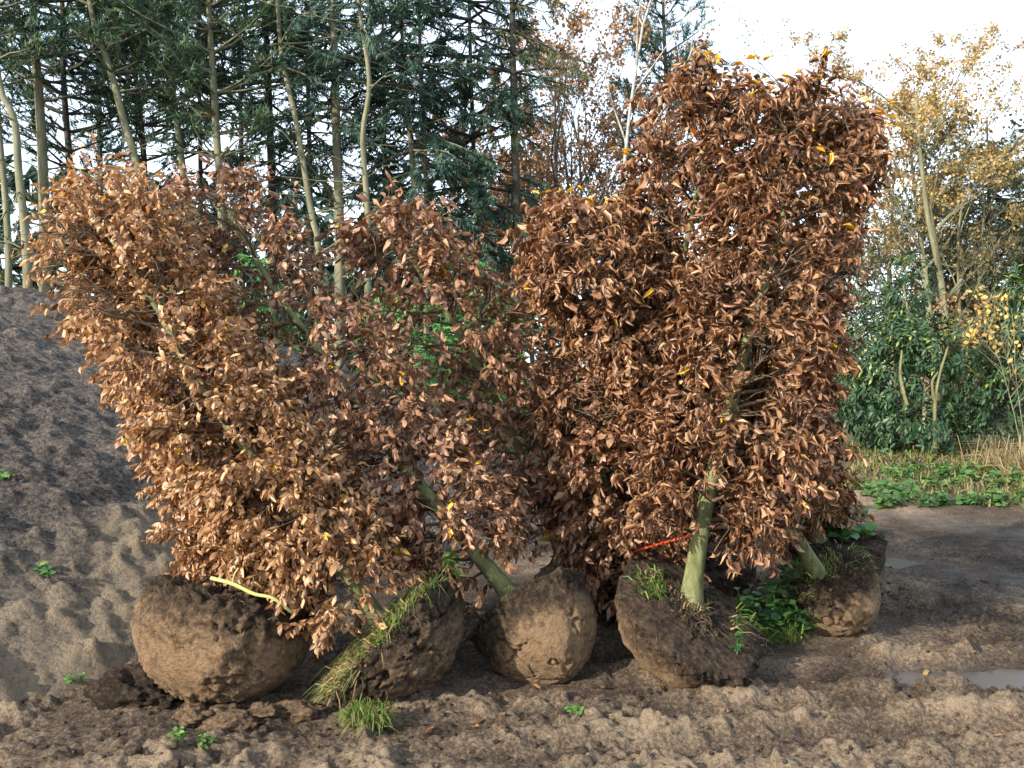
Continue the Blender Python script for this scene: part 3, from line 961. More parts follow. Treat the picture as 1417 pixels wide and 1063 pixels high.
#            centre px, radius, normal, seed, squash, cut, sandline
SPEC = {
    'a': ((312, 905, 4.40), .425, (.20, .16, 1.0), 3, .86, .44, .22, dict(rough=.9, low=.6)),
    'b': ((552, 905, 4.45), .385, (-.72, .12, .66), 4, .74, .10, -.25, dict(rough=.8, sandamt=.8, low=.5)),
    'c': ((737, 862, 4.74), .325, (-.50, .50, .70), 5, 1.12, .22, -.32, dict(rough=.8, low=.12)),
    'd': ((800, 840, 6.0), .30, (-.4, -.1, .9), 6, .9, .2, -.1, dict(res=(60, 90))),
    'e': ((944, 868, 4.86), .395, (.42, -.42, .80), 7, .74, .14, -.20, dict(rough=1.0, low=.15)),
    'f': ((1150, 830, 5.48), .29, (-.40, -.12, .90), 8, 1.18, .36, -.05, dict(rough=.8, low=.4)),
    'g': ((972, 800, 6.1), .34, (-.1, -.2, 1), 9, .9, .2, -.1, dict(res=(60, 90))),
    'h': ((1152, 745, 6.45), .36, (0, -.2, 1), 10, 1.1, .3, -.3, dict(res=(80, 120), rough=.9)),
    'i': ((890, 845, 5.75), .27, (-.3, 0, 1), 12, .9, .2, -.1, dict(res=(60, 90))),
}
for key, (c, Rr, nrm, sd, sq, cut, sl, kw) in SPEC.items():
    t = trees[key]
    ctr = px(*c)
    Wd = root_ball(t.empty, ctr, Rr, nrm, sd, sq, cut, sandline=sl, dry=True, **kw).reshape(-1, 3)
    qx = CX + Wd[:, 0] / Wd[:, 1] * F - (CX + t.base[0] / t.base[1] * F)
    qy = HY - (Wd[:, 2] - CAMH) / Wd[:, 1] * F - (HY - (t.base[2] - CAMH) / t.base[1] * F)
    near_ = Wd[np.hypot(qx, qy) < 6]
    if len(near_) and key in 'ef': ctr = ctr + np.array([0, np.clip(t.base[1] - .06 - near_[:, 1].min(), -.25, .25), 0])
    balls[key] = root_ball(t.empty, ctr, Rr, nrm, sd, sq, cut, sandline=sl, **kw)
    if key in 'abcefh': roots(balls[key][0], balls[key][1], balls[key][2], balls[key][3], {'a': 420, 'b': 700, 'c': 800, 'e': 420, 'f': 160, 'h': 200}[key], sd, .3 if key in 'ace' else (1.0 if key == 'b' else .7), {'b': 1.5, 'c': 1.35}.get(key, 1.7), {'b': .16, 'c': .06}.get(key, .09))


def rim(key, ph0, ph1, th0, th1):
    W, TH, PH = balls[key][1:4]
    m = (TH > th0) & (TH < th1)
    d = (PH - ph0) % (2 * np.pi)
    m &= d < ((ph1 - ph0) % (2 * np.pi) or 2 * np.pi)
    pts = W[m]
    ctr = W.reshape(-1, 3).mean(0)
    return pts, unit(pts - ctr)


def pick(key, x0, x1, y0, y1, front=True):
    """points of a root ball that the photo shows between these columns and rows"""
    W = balls[key][1].reshape(-1, 3)
    cx_ = CX + W[:, 0] / W[:, 1] * F
    cy_ = HY - (W[:, 2] - CAMH) / W[:, 1] * F
    m = (cx_ > x0) & (cx_ < x1) & (cy_ > y0) & (cy_ < y1)
    if front: m &= W[:, 1] < W[:, 1].mean() + .12
    pts = W[m]
    return pts, unit(pts - W.mean(0))


def sod(key, n, hmin, hmax, dry, sel, **kw):
    pts, nr = sel
    if len(pts) == 0: return
    grass_patch(pts, nr, n, hmin, hmax, dry, **kw).build('grass', M['grass'], balls[key][0], 'stuff')


W, TH, PH = balls['b'][1:4]
nb = balls['b'][5]
ptsb = W[(TH > 1.05) & (TH < 1.5)]
vis = ptsb[ptsb[:, 1] < W[..., 1].mean() + .05]
sod('b', 2600, .05, .16, .66, (vis, unit(vis - W.reshape(-1, 3).mean(0)) * .6 + nb * .5), droop=1.2)
hi = vis[vis[:, 2] > np.quantile(vis[:, 2], .55)]
sod('b', 1200, .08, .21, .12, (hi, np.tile(nb * .4 + [.5, -.3, .4], (len(hi), 1))), droop=1.3)
lo = vis[vis[:, 2] < np.quantile(vis[:, 2], .25)]
sod('b', 1100, .08, .24, .7, (lo, np.tile(nb * .6 + [-.2, -.4, -.3], (len(lo), 1))), droop=1.6)
sod('e', 260, .03, .11, .25, pick('e', 878, 918, 790, 830), droop=.6)
sod('e', 160, .02, .08, .7, pick('e', 880, 990, 795, 850), droop=.6)
sod('e', 110, .05, .15, .3, pick('e', 1005, 1060, 830, 880, False), droop=1.0)
sod('f', 700, .03, .10, .3, pick('f', 1085, 1225, 750, 800, False), droop=.7)
sod('f', 320, .04, .12, .1, pick('f', 1080, 1130, 780, 860, False), droop=.9)
sod('c', 140, .03, .10, .4, pick('c', 640, 720, 800, 900, False), droop=.9)


def add_weeds(key, spots, size, tint, name='weed'):
    lv, mb = Leaves(), MB()
    for (p, h, n) in spots: weed_plant(lv, mb, p, h, n, size, .7, tint)
    fr = lv.frames()
    V, Fc, tn = leaf_mesh(BROAD, fr, np.arange(len(fr[0])))
    mb.add(V, Fc, None, tn)
    mb.build(name, M['weed'], balls[key][0], 'stuff')


random.seed(5)
tb = hi[np.argmax(hi[:, 2])]
add_weeds('b', [(tb + [.02, -.02, 0], .12, 6), (tb + [.05, -.05, -.04], .09, 5)], .075, (.7, 1.0), 'nettle')
pts, _ = pick('h', 1080, 1215, 690, 765, False)
if len(pts): add_weeds('h', [(pts[random.randrange(len(pts))], U(.06, .20), 7) for _ in range(60)], .12, (.15, .75))
pts, _ = pick('f', 1070, 1115, 790, 900, False)
if len(pts): add_weeds('f', [(pts[random.randrange(len(pts))] + [-.04, -.02, 0], U(.05, .12), 6) for _ in range(24)], .07, (.0, .5))
pts, _ = pick('e', 1000, 1060, 840, 900, False)
if len(pts): add_weeds('e', [(pts[random.randrange(len(pts))] + [.04, 0, -.02], U(.04, .1), 6) for _ in range(7)], .05, (.0, .25))

# rank grass and weeds between the bowl shaped ball and the small sunlit one
random.seed(44)
gp0 = px(1070, 885, 5.35); gz = terrain_z(gp0[0], gp0[1])
e_ = tag(empty('weed_clump', (gp0[0], gp0[1], gz)), 'dark green clump of grass and broad weeds growing between two root balls', 'weeds')
pw = np.array([[gp0[0] + U(-.16, .14), gp0[1] + U(-.12, .30), gz] for _ in range(150)])
grass_patch(pw, np.tile([0, -.1, 1], (150, 1)), 900, .08, .30, .15, .9).build('blades', M['grass'], e_, 'stuff')
lv, mb = Leaves(), MB()
for q in range(34): weed_plant(lv, mb, pw[q], U(.08, .24), 7, .10, .8, (.0, .55))
fr = lv.frames(); V, Fc, tn = leaf_mesh(BROAD, fr, np.arange(len(fr[0]))); mb.add(V, Fc, None, tn)
mb.build('broad_weeds', M['weed'], e_, 'stuff')

# pale green snapped shoot lying over the big cracked ball
mb = MB()
sh = smooth_path([px(292, 800, 4.05), px(322, 808, 4.03), px(352, 822, 4.02), px(378, 828, 4.02), px(404, 848, 4.05)], 24)
mb.tube(sh, np.linspace(.010, .007, 24), 7)
mb.tube(smooth_path([px(322, 808, 4.03), px(324, 796, 4.02), px(330, 786, 4.02)], 6), .004, 5)
m_, nt_, N_, L_, b_ = new_mat('pale_green_shoot'); b_.inputs['Base Color'].default_value = (.36, .36, .12, 1); b_.inputs['Roughness'].default_value = .6
o = mb.build('snapped_shoot', m_, None, None, True, px(352, 822, 4.02))
tag(o, 'pale yellow green snapped shoot lying across the cracked root ball', 'shoot')

mb = MB()
mb.tube(smooth_path([px(875, 764, 5.30), px(915, 752, 5.12), px(972, 737, 4.86)], 10), .008, 8)
o = mb.build('marker_cane', M['orange'], None, None, True, px(915, 752, 5.12))
tag(o, 'thin orange red cane lodged beside the bare green stem', 'cane')

# ------------------------------------------------------------------ clods, tuft, fallen leaves
def lump_mesh(name, size, seed, mat, res=(14, 20), sand=.45, flat=.6):
    th = np.linspace(0.01, np.pi - .01, res[0]); ph = np.linspace(0, 2 * np.pi, res[1], endpoint=False)
    TH, PH = np.meshgrid(th, ph, indexing='ij')
    d = np.stack([np.sin(TH) * np.cos(PH), np.sin(TH) * np.sin(PH), np.cos(TH)], -1)
    r = 1 + .55 * fbm(d * 1.6 + seed, 3, seed=seed) + .40 * fbm(d * 4 + seed, 3, .6, seed=seed + 2)
    V = d * r[..., None] * np.array(size)
    V[..., 2] *= flat
    na = res[1]
    i = (np.arange(res[0] - 1)[:, None] * na + np.arange(na)[None, :])
    j = (np.arange(res[0] - 1)[:, None] * na + (np.arange(na)[None, :] + 1) % na)
    Q = np.stack([i, j, j + na, i + na], -1).reshape(-1, 4)
    return V.reshape(-1, 3), Q


CLODS = [((265, 1005), (.09, .08, .07), 'flat crumbled slab of sandy soil fallen below the cracked root ball'),
         ((315, 1012), (.13, .09, .07), 'widest crumbled slab of sandy soil fallen below the cracked root ball'),
         ((362, 1003), (.06, .05, .06), 'knobbly lump of sandy soil between two larger fallen slabs'),
         ((405, 995), (.13, .07, .08), 'long smooth loaf of sandy soil beside the grassy root ball'),
         ((175, 985), (.14, .10, .16), 'dark rooty clod leaning on the mound beside the cracked root ball'),
         ((215, 985), (.10, .08, .09), 'small dark clod wedged under the cracked root ball')]
for k, ((x, y), size, lab) in enumerate(CLODS):
    d = CAMH * F / (y - HY)
    p = px(x, y, d)
    V, Q = lump_mesh('soil_clod', size, 60 + k, M['ball'], (36, 48))
    me = mesh_np('soil_clod', V, [Q], M['ball'], {'sand': np.full(len(V), .10 if 'dark' in lab else .62)})
    o = link('soil_clod', me); o.location = (p[0], p[1] + .03, terrain_z(p[0], p[1] + .03) + size[2] * .2)
    tag(o, lab, 'clod', 'lumps of soil fallen from the root balls')

random.seed(31)
mb = MB()
svals = []
cy = 3.2 + 4.6 * RNG.random(1900) ** 1.4
cx = RNG.uniform(-.66, .72, 1900) * (cy + .6)
okc = (toe_dist(cx, cy) < .2) & (pud_mask(cx, cy) < .3) & (fbm(p2(cx, cy, 1.2), 3, seed=41) > RNG.uniform(-.5, .3, 1900))
cx, cy = cx[okc], cy[okc]
cz = ground_h(cx, cy)
PROTO = [lump_mesh('', (U(.8, 1.5), U(.8, 1.3), 1.0), k, None, (5, 6), flat=.8) for k in range(16)]
for x, y, z in zip(cx, cy, cz):
    sz = U(.005, .014) * (1 + 1.2 * (R() < .08))
    V, Q = PROTO[random.randrange(16)]
    a = U(0, 6.28); ca, sa = math.cos(a), math.sin(a)
    V = (V * sz) @ np.array([[ca, sa, 0], [-sa, ca, 0], [0, 0, 1]])
    mb.add(V + [x, y, z + sz * .2], None, Q)
    svals.append(np.full(len(V), U(.2, .5)))
o = mb.build('mud_crumbs', M['mud'], None, 'stuff', True)
at = o.data.attributes.new('sand', 'FLOAT', 'POINT'); at.data.foreach_set('value', np.concatenate(svals).astype(np.float32))
tag(o, 'loose crumbs of mud scattered over the churned yard', 'mud')

# loose tuft of turf in front of the grassy ball
d = CAMH * F / (1015 - HY)
p0 = px(510, 1015, d)
e_ = tag(empty('grass_tuft', (p0[0], p0[1], terrain_z(p0[0], p0[1]))), 'bright green tuft of turf lying loose on the mud before the tipped root ball', 'grass tuft')
V, Q = lump_mesh('', (.085, .06, .05), 77, None, (20, 30))
o = link('turf_root', mesh_np('turf_root', V + [0, 0, .01], [Q], M['ball'], {'sand': np.full(len(V), .15)}), e_)
pp = np.array([[p0[0] + U(-.075, .075), p0[1] + U(-.05, .05), e_.location[2] + U(.02, .05)] for _ in range(120)])
grass_patch(pp, np.tile([0, -.35, .6], (120, 1)), 1100, .04, .15, .30, 1.1).build('blades', M['grass'], e_, 'stuff')

random.seed(9)
FL = [(825, 887), (778, 980), (690, 1000), (1285, 925), (1325, 968), (640, 985), (735, 905), (1370, 1010), (905, 960), (160, 1030), (1010, 985), (1345, 918), (668, 1002), (705, 992), (650, 1012), (682, 975), (720, 1008), (635, 1000), (600, 1020), (748, 965), (1120, 940)]
for k, (x, y) in enumerate(FL):
    y = max(y, 900)
    d = CAMH * F / (y - HY); p = px(x, y, d)
    o = link('fallen_leaf', single_leaf_mesh('fallen_leaf', FLAT, k % 12, 1 + k % 4, M['rust']))
    s_ = .075
    o.rotation_euler = (U(-.3, .3), U(-.3, .3), U(0, 6.28)); o.scale = (s_, s_, s_)
    o.location = (p[0], p[1], terrain_z(p[0], p[1]) + .012)
    tag(o, 'single rusty leaf fallen flat on the churned mud', 'leaf', 'fallen leaves on the mud')

WS = [((62, 797), .05, 9, .05, 'small green seedling clump growing on the face of the soil mound'), ((8, 660), .05, 6, .05, 'tiny green weed high on the soil mound near its side'),
      ((105, 945), .04, 6, .035, 'tiny green weed on the sandy streak at the foot of the mound'), ((795, 988), .03, 5, .035, 'tiny pale green seedling on the mud before the pointed root ball'),
      ((245, 1030), .04, 7, .03, 'small grassy seedling below the cracked root ball'), ((285, 1030), .04, 7, .03, 'small grassy seedling beside fallen slabs of soil')]
for (x, y), h, n, size, lab in WS:
    # walk along the view ray until it meets the terrain
    d = 3.2
    while d < 14:
        p = px(x, y, d)
        if p[2] <= terrain_z(p[0], p[1]) + .02: break
        d += .02
    z = terrain_z(p[0], p[1]) + .01
    e_ = tag(empty('weed_seedling', (p[0], p[1], z)), lab, 'weed')
    lv, mb = Leaves(), MB()
    for q in range(3): weed_plant(lv, mb, np.array([p[0] + U(-.04, .04), p[1] + U(-.04, .04), z]), h, n, size, .8, (.4, 1))
    fr = lv.frames(); V, Fc, tn = leaf_mesh(BROAD, fr, np.arange(len(fr[0])))
    mb.build('stem', M['weed'], e_)
    l2 = MB(); l2.add(V, Fc, None, tn); l2.build('leaves', M['weed'], e_, 'stuff')

# ------------------------------------------------------------------ the wood behind
def spray_template(kind, seed, wide=1.0):
    """small fan of needle twigs along +y, about one metre long before scaling"""
    rg = random.Random(seed)
    V, T = [], []
    n = 22
    for i in range(n):
        if kind == 'spruce':
            t = i / (n - 1)
            y0 = t * .8
            sd = 1 if i % 2 else -1
            ang = rg.uniform(.4, 1.0)
            L = (1 - t * .6) * rg.uniform(.25, .48)
            d = Vector((sd * math.sin(ang), math.cos(ang), rg.uniform(-.9, -.05))).normalized()
        else:
            y0 = rg.uniform(.1, .8)
            a = rg.uniform(0, 6.28); b = rg.uniform(.15, 1.3)
            L = rg.uniform(.18, .36)
            d = Vector((math.sin(b) * math.cos(a), math.cos(b), math.sin(b) * math.sin(a) + .1)).normalized()
        s = d.cross(Vector((rg.uniform(-1, 1), rg.uniform(-1, 1), rg.uniform(-1, 1)))).normalized() * rg.uniform(.018, .032) * wide
        p = Vector((0, y0, 0))
        k = len(V)
        V += [p - s, p + s, p + d * L]
        T += [[k, k + 1, k + 2]]
    return np.array([list(v) for v in V]), np.array(T)


SPR = [spray_template('spruce', i) for i in range(5)]
PIN = [spray_template('pine', 20 + i) for i in range(5)]
FARS = [spray_template('spruce', 40 + i, 2.6) for i in range(5)]


def sprays(mb, tmpl, P, D, S, tint, rg):
    P, D = np.asarray(P), unit(np.asarray(D))
    X = unit(np.cross(D, np.array([0, 0, 1.0]) + rg.normal(0, .25, D.shape)))
    Nn = np.cross(X, D)
    kk = rg.integers(len(tmpl), size=len(P))
    for t in range(len(tmpl)):
        m = kk == t
        if not m.any(): continue
        V0, T0 = tmpl[t]
        Bm = np.stack([X[m], D[m], Nn[m]], 1)
        V = np.einsum('vi,mij->mvj', V0, Bm * np.asarray(S)[m][:, None, None]) + P[m][:, None, :]
        nv = len(V0)
        T = (T0[None] + (np.arange(m.sum()) * nv)[:, None, None]).reshape(-1, 3)
        tn = np.repeat(np.asarray(tint)[m], nv)
        mb.add(V.reshape(-1, 3), T, None, np.stack([tn] * 3, -1))


def conifer(label, path_px, depth, wpx, crown_from, crown_r, top_h, kind, needle, bark, seed, density=1.0, group='conifers of the wood', dead=8, name=None):
    """trunk through the photo points, whorls of drooping boughs from crown_from (height) up to top_h"""
    rg = np.random.default_rng(seed)
    pts = [px(x, y, depth) for x, y in path_px]
    pts.sort(key=lambda q: q[2])
    b0 = pts[0].copy()
    foot = b0 + (b0 - pts[1]) * 0 ; foot[2] = .1
    if b0[2] > .8: pts = [foot] + pts
    topx = pts[-1].copy(); lean = (pts[-1] - pts[-2]) / max(.3, pts[-1][2] - pts[-2][2])
    topx = topx + lean * max(.1, top_h - topx[2]) * .6; topx[2] = max(top_h, pts[-1][2] + .2)
    path = smooth_path(pts + [topx], 40)
    e = tag(empty(name or ('pine_tree' if kind == 'pine' else 'spruce_tree'), (path[0][0], path[0][1], 0)), label, 'tree', group)
    r0 = wpx * depth / F * .5
    mb = MB(); mb.tube(path, r0 * (1.12 - .85 * np.linspace(0, 1, 40) ** 1.3), 9); mb.build('trunk', bark, e)
    zz = path[:, 2]
    bmb, P, D, S, Tn = MB(), [], [], [], []
    z = crown_from
    while z < min(top_h - .2, 3.2 + .424 * depth):
        f = (z - crown_from) / max(.1, top_h - crown_from)
        c = np.array([np.interp(z, zz, path[:, k]) for k in range(3)])
        nb_ = int(rg.integers(4, 7))
        for b in range(nb_):
            a = rg.uniform(0, 6.283)
            prof = (min(1, .45 + f * 2.2) * (1 - f) ** .6 + .12)
            L = crown_r * prof * rg.uniform(.55, 1.1)
            d = np.array([math.cos(a), math.sin(a), rg.uniform(.0, .35) if kind == 'pine' else rg.uniform(-.35, .1)])
            q = [c]
            for s_ in range(4):
                d = unit(d + rg.normal(0, .12, 3) + np.array([0, 0, .10 if kind == 'pine' else -.02]))
                q.append(q[-1] + d * L / 4)
            q = np.array(q)
            bmb.tube(q, np.linspace(.012 + .012 * L, .006, 5), 4)
            ns = max(2, int(L * 5.0 * density))
            for s_ in range(ns):
                t = rg.uniform(.22, 1.0) ** .8
                k = min(int(t * 4), 3)
                p = q[k] + (q[k + 1] - q[k]) * (t * 4 - k)
                dd = unit(d + rg.normal(0, .55, 3) + np.array([0, 0, -.35 if kind == 'spruce' else .15]))
                P.append(p); D.append(dd); S.append(rg.uniform(.40, .72)); Tn.append(np.clip(rg.normal(.5, .2), 0, 1))
        z += rg.uniform(.28, .5)
    # dead bare boughs below the crown
    for b in range(dead):
        z = rg.uniform(1.5, max(2.0, crown_from + .5))
        c = np.array([np.interp(z, zz, path[:, k]) for k in range(3)])
        a = rg.uniform(0, 6.283); L = rg.uniform(.5, 1.9)
        d = np.array([math.cos(a), math.sin(a) * .6, rg.uniform(-.25, .35)])
        q = [c]
        for s_ in range(5):
            d = unit(d + rg.normal(0, .2, 3)); q.append(q[-1] + d * L / 5)
        bmb.tube(np.array(q), np.linspace(.018, .005, 6), 3)
        for s_ in range(3):
            k = int(rg.integers(1, 5)); dd = unit(d + rg.normal(0, .7, 3))
            bmb.tube(np.array([q[k], q[k] + dd * .2, q[k] + dd * .4 + rg.normal(0, .05, 3)]), [.007, .005, .003], 3)
    bmb.build('boughs', bark, e, 'stuff')
    fm = MB()
    sprays(fm, SPR if kind == 'spruce' else PIN, P, D, S, Tn, rg)
    fm.build('crown', needle, e, 'stuff', False)
    return e


PD, PG = 'tall conifer with pale crooked trunk standing in the wood behind the mound', 'tall dark trunked conifer standing in the wood behind the mound'
BA = bark = M['bark_pine']
conifer('pale forked pine trunk at the very edge of the wood above the mound crest', [(38, 380), (26, 240), (20, 165), (0, 120), (-12, 0)], 13.5, 13, 6.4, 1.5, 9.5, 'pine', M['needle_green'], M['bark_pale'], 201, 1.3, dead=14)
conifer(PD, [(12, 380), (8, 280), (-2, 170), (-8, 20)], 15, 10, 6.5, 1.6, 11, 'pine', M['needle_green'], M['bark_pale'], 202, 1.3, 'pale trunked conifers behind the mound', dead=12)
conifer('straight mossy conifer trunk second from the edge of the wood above the mound', [(62, 330), (56, 162), (48, 60), (46, 0)], 15.5, 16, 6.4, 2.2, 12, 'pine', M['needle_dark'], BA, 203, 1.3, dead=12)
conifer(PG, [(104, 330), (96, 220), (88, 110), (86, 0)], 18, 11, 5.8, 2.4, 13, 'pine', M['needle_dark'], M['bark_dark'], 204, 1.2, 'dark trunked conifers behind the mound')
conifer('pale bowed pine trunk bending towards the forked pine, behind the leaning trees', [(205, 330), (192, 240), (169, 158), (154, 101), (128, 22), (122, -30)], 15, 13, 6.4, 1.9, 11.5, 'pine', M['needle_green'], M['bark_pale'], 205, 1.2, dead=12)
conifer(PG, [(202, 330), (198, 200), (186, 90), (180, 0)], 19, 10, 6.2, 2.3, 13, 'pine', M['needle_dark'], M['bark_dark'], 206, 1.1, 'dark trunked conifers behind the mound')
conifer(PD, [(262, 330), (252, 225), (240, 130), (234, 60), (232, -10)], 16, 11, 6.6, 2.3, 12, 'pine', M['needle_green'], M['bark_pale'], 207, 1.0, 'pale trunked conifers behind the mound')
conifer(PG, [(278, 330), (277, 190), (275, 60)], 21, 8, 5.2, 2.2, 13, 'spruce', M['needle_dark'], M['bark_dark'], 208, 1.0, 'dark trunked conifers behind the mound')
conifer('bushy bright pine with dense low tufts above the sparse topped tree', [(308, 330), (300, 190), (296, 120), (290, 20)], 15.5, 13, 5.4, 2.0, 11.5, 'pine', M['needle_green'], M['bark_pale'], 209, 1.5, dead=4)
conifer(PG, [(378, 330), (374, 190), (370, 80), (366, 0)], 18, 13, 5.6, 2.2, 13, 'spruce', M['needle_dark'], M['bark_dark'], 210, .9, 'dark trunked conifers behind the mound', dead=16)
conifer(PD, [(440, 340), (432, 301), (410, 170), (391, 83), (384, 0)], 15.5, 10, 7.0, 1.6, 11, 'spruce', M['needle_dark'], M['bark_pale'], 211, .8, 'pale trunked conifers behind the mound', dead=18)
conifer('straight thick spruce trunk with mossy bark between two pale thin trunks', [(470, 340), (466, 200), (463, 80), (460, 0)], 16.5, 15, 5.8, 2.0, 13, 'spruce', M['needle_dark'], BA, 212, 1.0, dead=18)
conifer('thin pale kinked trunk beside the thick mossy spruce', [(509, 330), (508, 282), (502, 188), (511, 113), (496, 0)], 14.5, 10, 7.2, 1.2, 10, 'spruce', M['needle_dark'], M['bark_pale'], 213, .8, dead=14)
conifer('green spruce of a close twin pair beyond the low shaded tree', [(576, 330), (573, 263), (560, 102), (554, 0)], 17, 8, 4.6, 1.8, 12.5, 'spruce', M['needle_dark'], BA, 214, 1.1, 'twin spruces')
conifer('green spruce of a close twin pair beyond the low shaded tree', [(590, 330), (588, 210), (582, 90), (580, 0)], 17.6, 8, 4.4, 1.9, 12.5, 'spruce', M['needle_dark'], BA, 215, 1.1, 'twin spruces')
conifer('full dark spruce with drooping boughs next to the shaggy brown spruce', [(660, 360), (655, 200), (650, 40)], 18, 8, 4.2, 2.6, 13, 'spruce', M['needle_dark'], M['bark_dark'], 216, 1.3)
conifer('shaggy brown larch like spruce with straight dark trunk in the middle of the wood', [(716, 350), (712, 200), (709, 20)], 17.5, 14, 6.4, 1.7, 12, 'spruce', M['needle_olive'], M['bark_dark'], 217, .7, dead=34)
conifer('broad dark pine top behind the white birch', [(930, 330), (925, 180), (918, 20)], 24, 10, 5.0, 2.0, 13.4, 'pine', M['needle_dark'], M['bark_dark'], 218, 1.7)
conifer('olive green spruce behind the golden tree at the edge of the laurels', [(1372, 420), (1368, 260), (1366, 180)], 25, 9, 1.8, 2.6, 8.8, 'spruce', M['needle_olive'], M['bark_dark'], 219, 1.9)
conifer('shadowy olive spruce crowding behind the tall laurel shoot', [(1290, 430), (1288, 330), (1286, 300)], 28, 9, 1.2, 2.8, 8.0, 'spruce', M['needle_olive'], M['bark_dark'], 220, 2.0)
conifer('feathery olive spruce between the golden tree and the dark spruce', [(1325, 430), (1324, 330), (1322, 260)], 24.5, 8, 1.4, 2.0, 7.6, 'spruce', M['needle_olive'], M['bark_dark'], 226, 1.6)
conifer('dark spruce beyond the yellow leaved shrub', [(1425, 430), (1424, 260), (1422, 140)], 27, 9, 1.6, 2.4, 9.6, 'spruce', M['needle_dark'], M['bark_dark'], 221, 1.5)
conifer('dim spruce filling the gap between the twin spruces and the thick mossy trunk', [(535, 360), (533, 250), (530, 60)], 24, 8, 6.2, 1.8, 13, 'spruce', M['needle_dark'], M['bark_dark'], 222, .9)
conifer('dark pine at the back of the wood above the crest of the mound', [(140, 340), (138, 200), (134, 40)], 23, 9, 7.4, 2.4, 14, 'pine', M['needle_dark'], M['bark_dark'], 223, .8)
conifer('dark pine at the back of the wood behind the bushy bright pine', [(335, 340), (334, 200), (330, 40)], 23, 9, 7.8, 2.3, 14, 'pine', M['needle_dark'], M['bark_dark'], 224, .8)
conifer('dark spruce at the back of the wood behind the pale kinked trunk', [(430, 340), (428, 200), (424, 40)], 24, 9, 6.6, 2.2, 14, 'spruce', M['needle_dark'], M['bark_dark'], 225, 1.0)


def broadleaf(label, base, height, r0, seed, leafmat, bark, n_leaf, leaf, spread=.5, stems=1, first=.3, levels=4, name='broadleaf_tree', cat='tree', group=None, lean=(0, 0), leaf_from=0.3, tm=.5, kids=(5, 5, 4)):
    """branching skeleton grown recursively; small leaves on the last twigs"""
    rg = np.random.default_rng(seed)
    e = tag(empty(name, (base[0], base[1], base[2])), label, cat, group)
    tm_, tw_ = MB(), MB()
    ends = []

    def grow(p, d, L, r, lev):
        q, rr = [p], [r]
        n = 6 if lev == 0 else (4 if lev < 3 else 2)
        for i in range(n):
            d = unit(d + rg.normal(0, .07 + .05 * lev, 3) + np.array([0, 0, .05]))
            q.append(q[-1] + d * L / n); rr.append(r * (1 - .75 * (i + 1) / n))
        q = np.array(q)
        (tm_ if lev < 2 else tw_).tube(q, np.array(rr) + .002, 7 if lev == 0 else (5 if lev == 1 else 3))
        if lev >= levels - 1:
            ends.append(q); return
        nk = kids[min(lev, len(kids) - 1)] + (3 if lev == 0 else 0)
        for k in range(nk):
            t = (first + (1 - first) * (k + rg.uniform(0, 1)) / nk) if lev == 0 else rg.uniform(.25, 1)
            i = min(int(t * n), n - 1)
            s = q[i] + (q[i + 1] - q[i]) * (t * n - i)
            a = rg.uniform(0, 6.283)
            side = unit(np.array([math.cos(a), math.sin(a), 0]))
            dd = unit(d * .75 + side * spread * 1.3 + np.array([0, 0, .25]))
            grow(s, dd, L * rg.uniform(.32, .52) * (1.25 - .5 * t), max(.004, rr[i] * .5), lev + 1)

    for s_ in range(stems):
        d = unit(np.array([lean[0] + (rg.normal(0, .12) if stems > 1 else 0), lean[1] + (rg.normal(0, .12) if stems > 1 else 0), 1]))
        grow(np.asarray(base, float) + (rg.normal(0, .08, 3) * [1, 1, 0] if stems > 1 else 0), d, height * rg.uniform(.85, 1.0), r0 / math.sqrt(stems), 0)
    tm_.build('trunk', bark, e)
    if tw_.V: tw_.build('twigs', bark, e, 'stuff')
    lm = MB()
    zlo = base[2] + height * leaf_from
    if ends and n_leaf:
        P = []
        while len(P) < n_leaf:
            q = ends[int(rg.integers(len(ends)))]
            t = rg.uniform(0, 1) * (len(q) - 1); i = min(int(t), len(q) - 2)
            p = q[i] + (q[i + 1] - q[i]) * (t - i) + rg.normal(0, leaf * .7, 3)
            if p[2] < zlo and rg.uniform() > .15: P.append(None); continue
            P.append(p)
        P = np.array([p for p in P if p is not None])
        n = len(P)
        d = unit(rg.normal(0, 1, (n, 3)) + [0, 0, -.4]); s = unit(np.cross(d, rg.normal(0, 1, (n, 3))))
        L = leaf * rg.uniform(.6, 1.25, n)[:, None]
        V = np.stack([P, P + d * L * .5 + s * L * .34, P + d * L, P + d * L * .5 - s * L * .34], 1)
        tn = np.clip(rg.normal(tm, .22, n), 0, 1)
        T = np.array([[0, 1, 2], [0, 2, 3]])[None] + (np.arange(n) * 4)[:, None, None]
        lm.add(V.reshape(-1, 3), T.reshape(-1, 3), None, np.repeat(np.stack([tn] * 3, -1), 4, 0))
        lm.build('crown', leafmat, e, 'stuff', False)
    return e


def gp(x, d, z=.2):
    return np.array([(x - CX) / F * d, d, z])


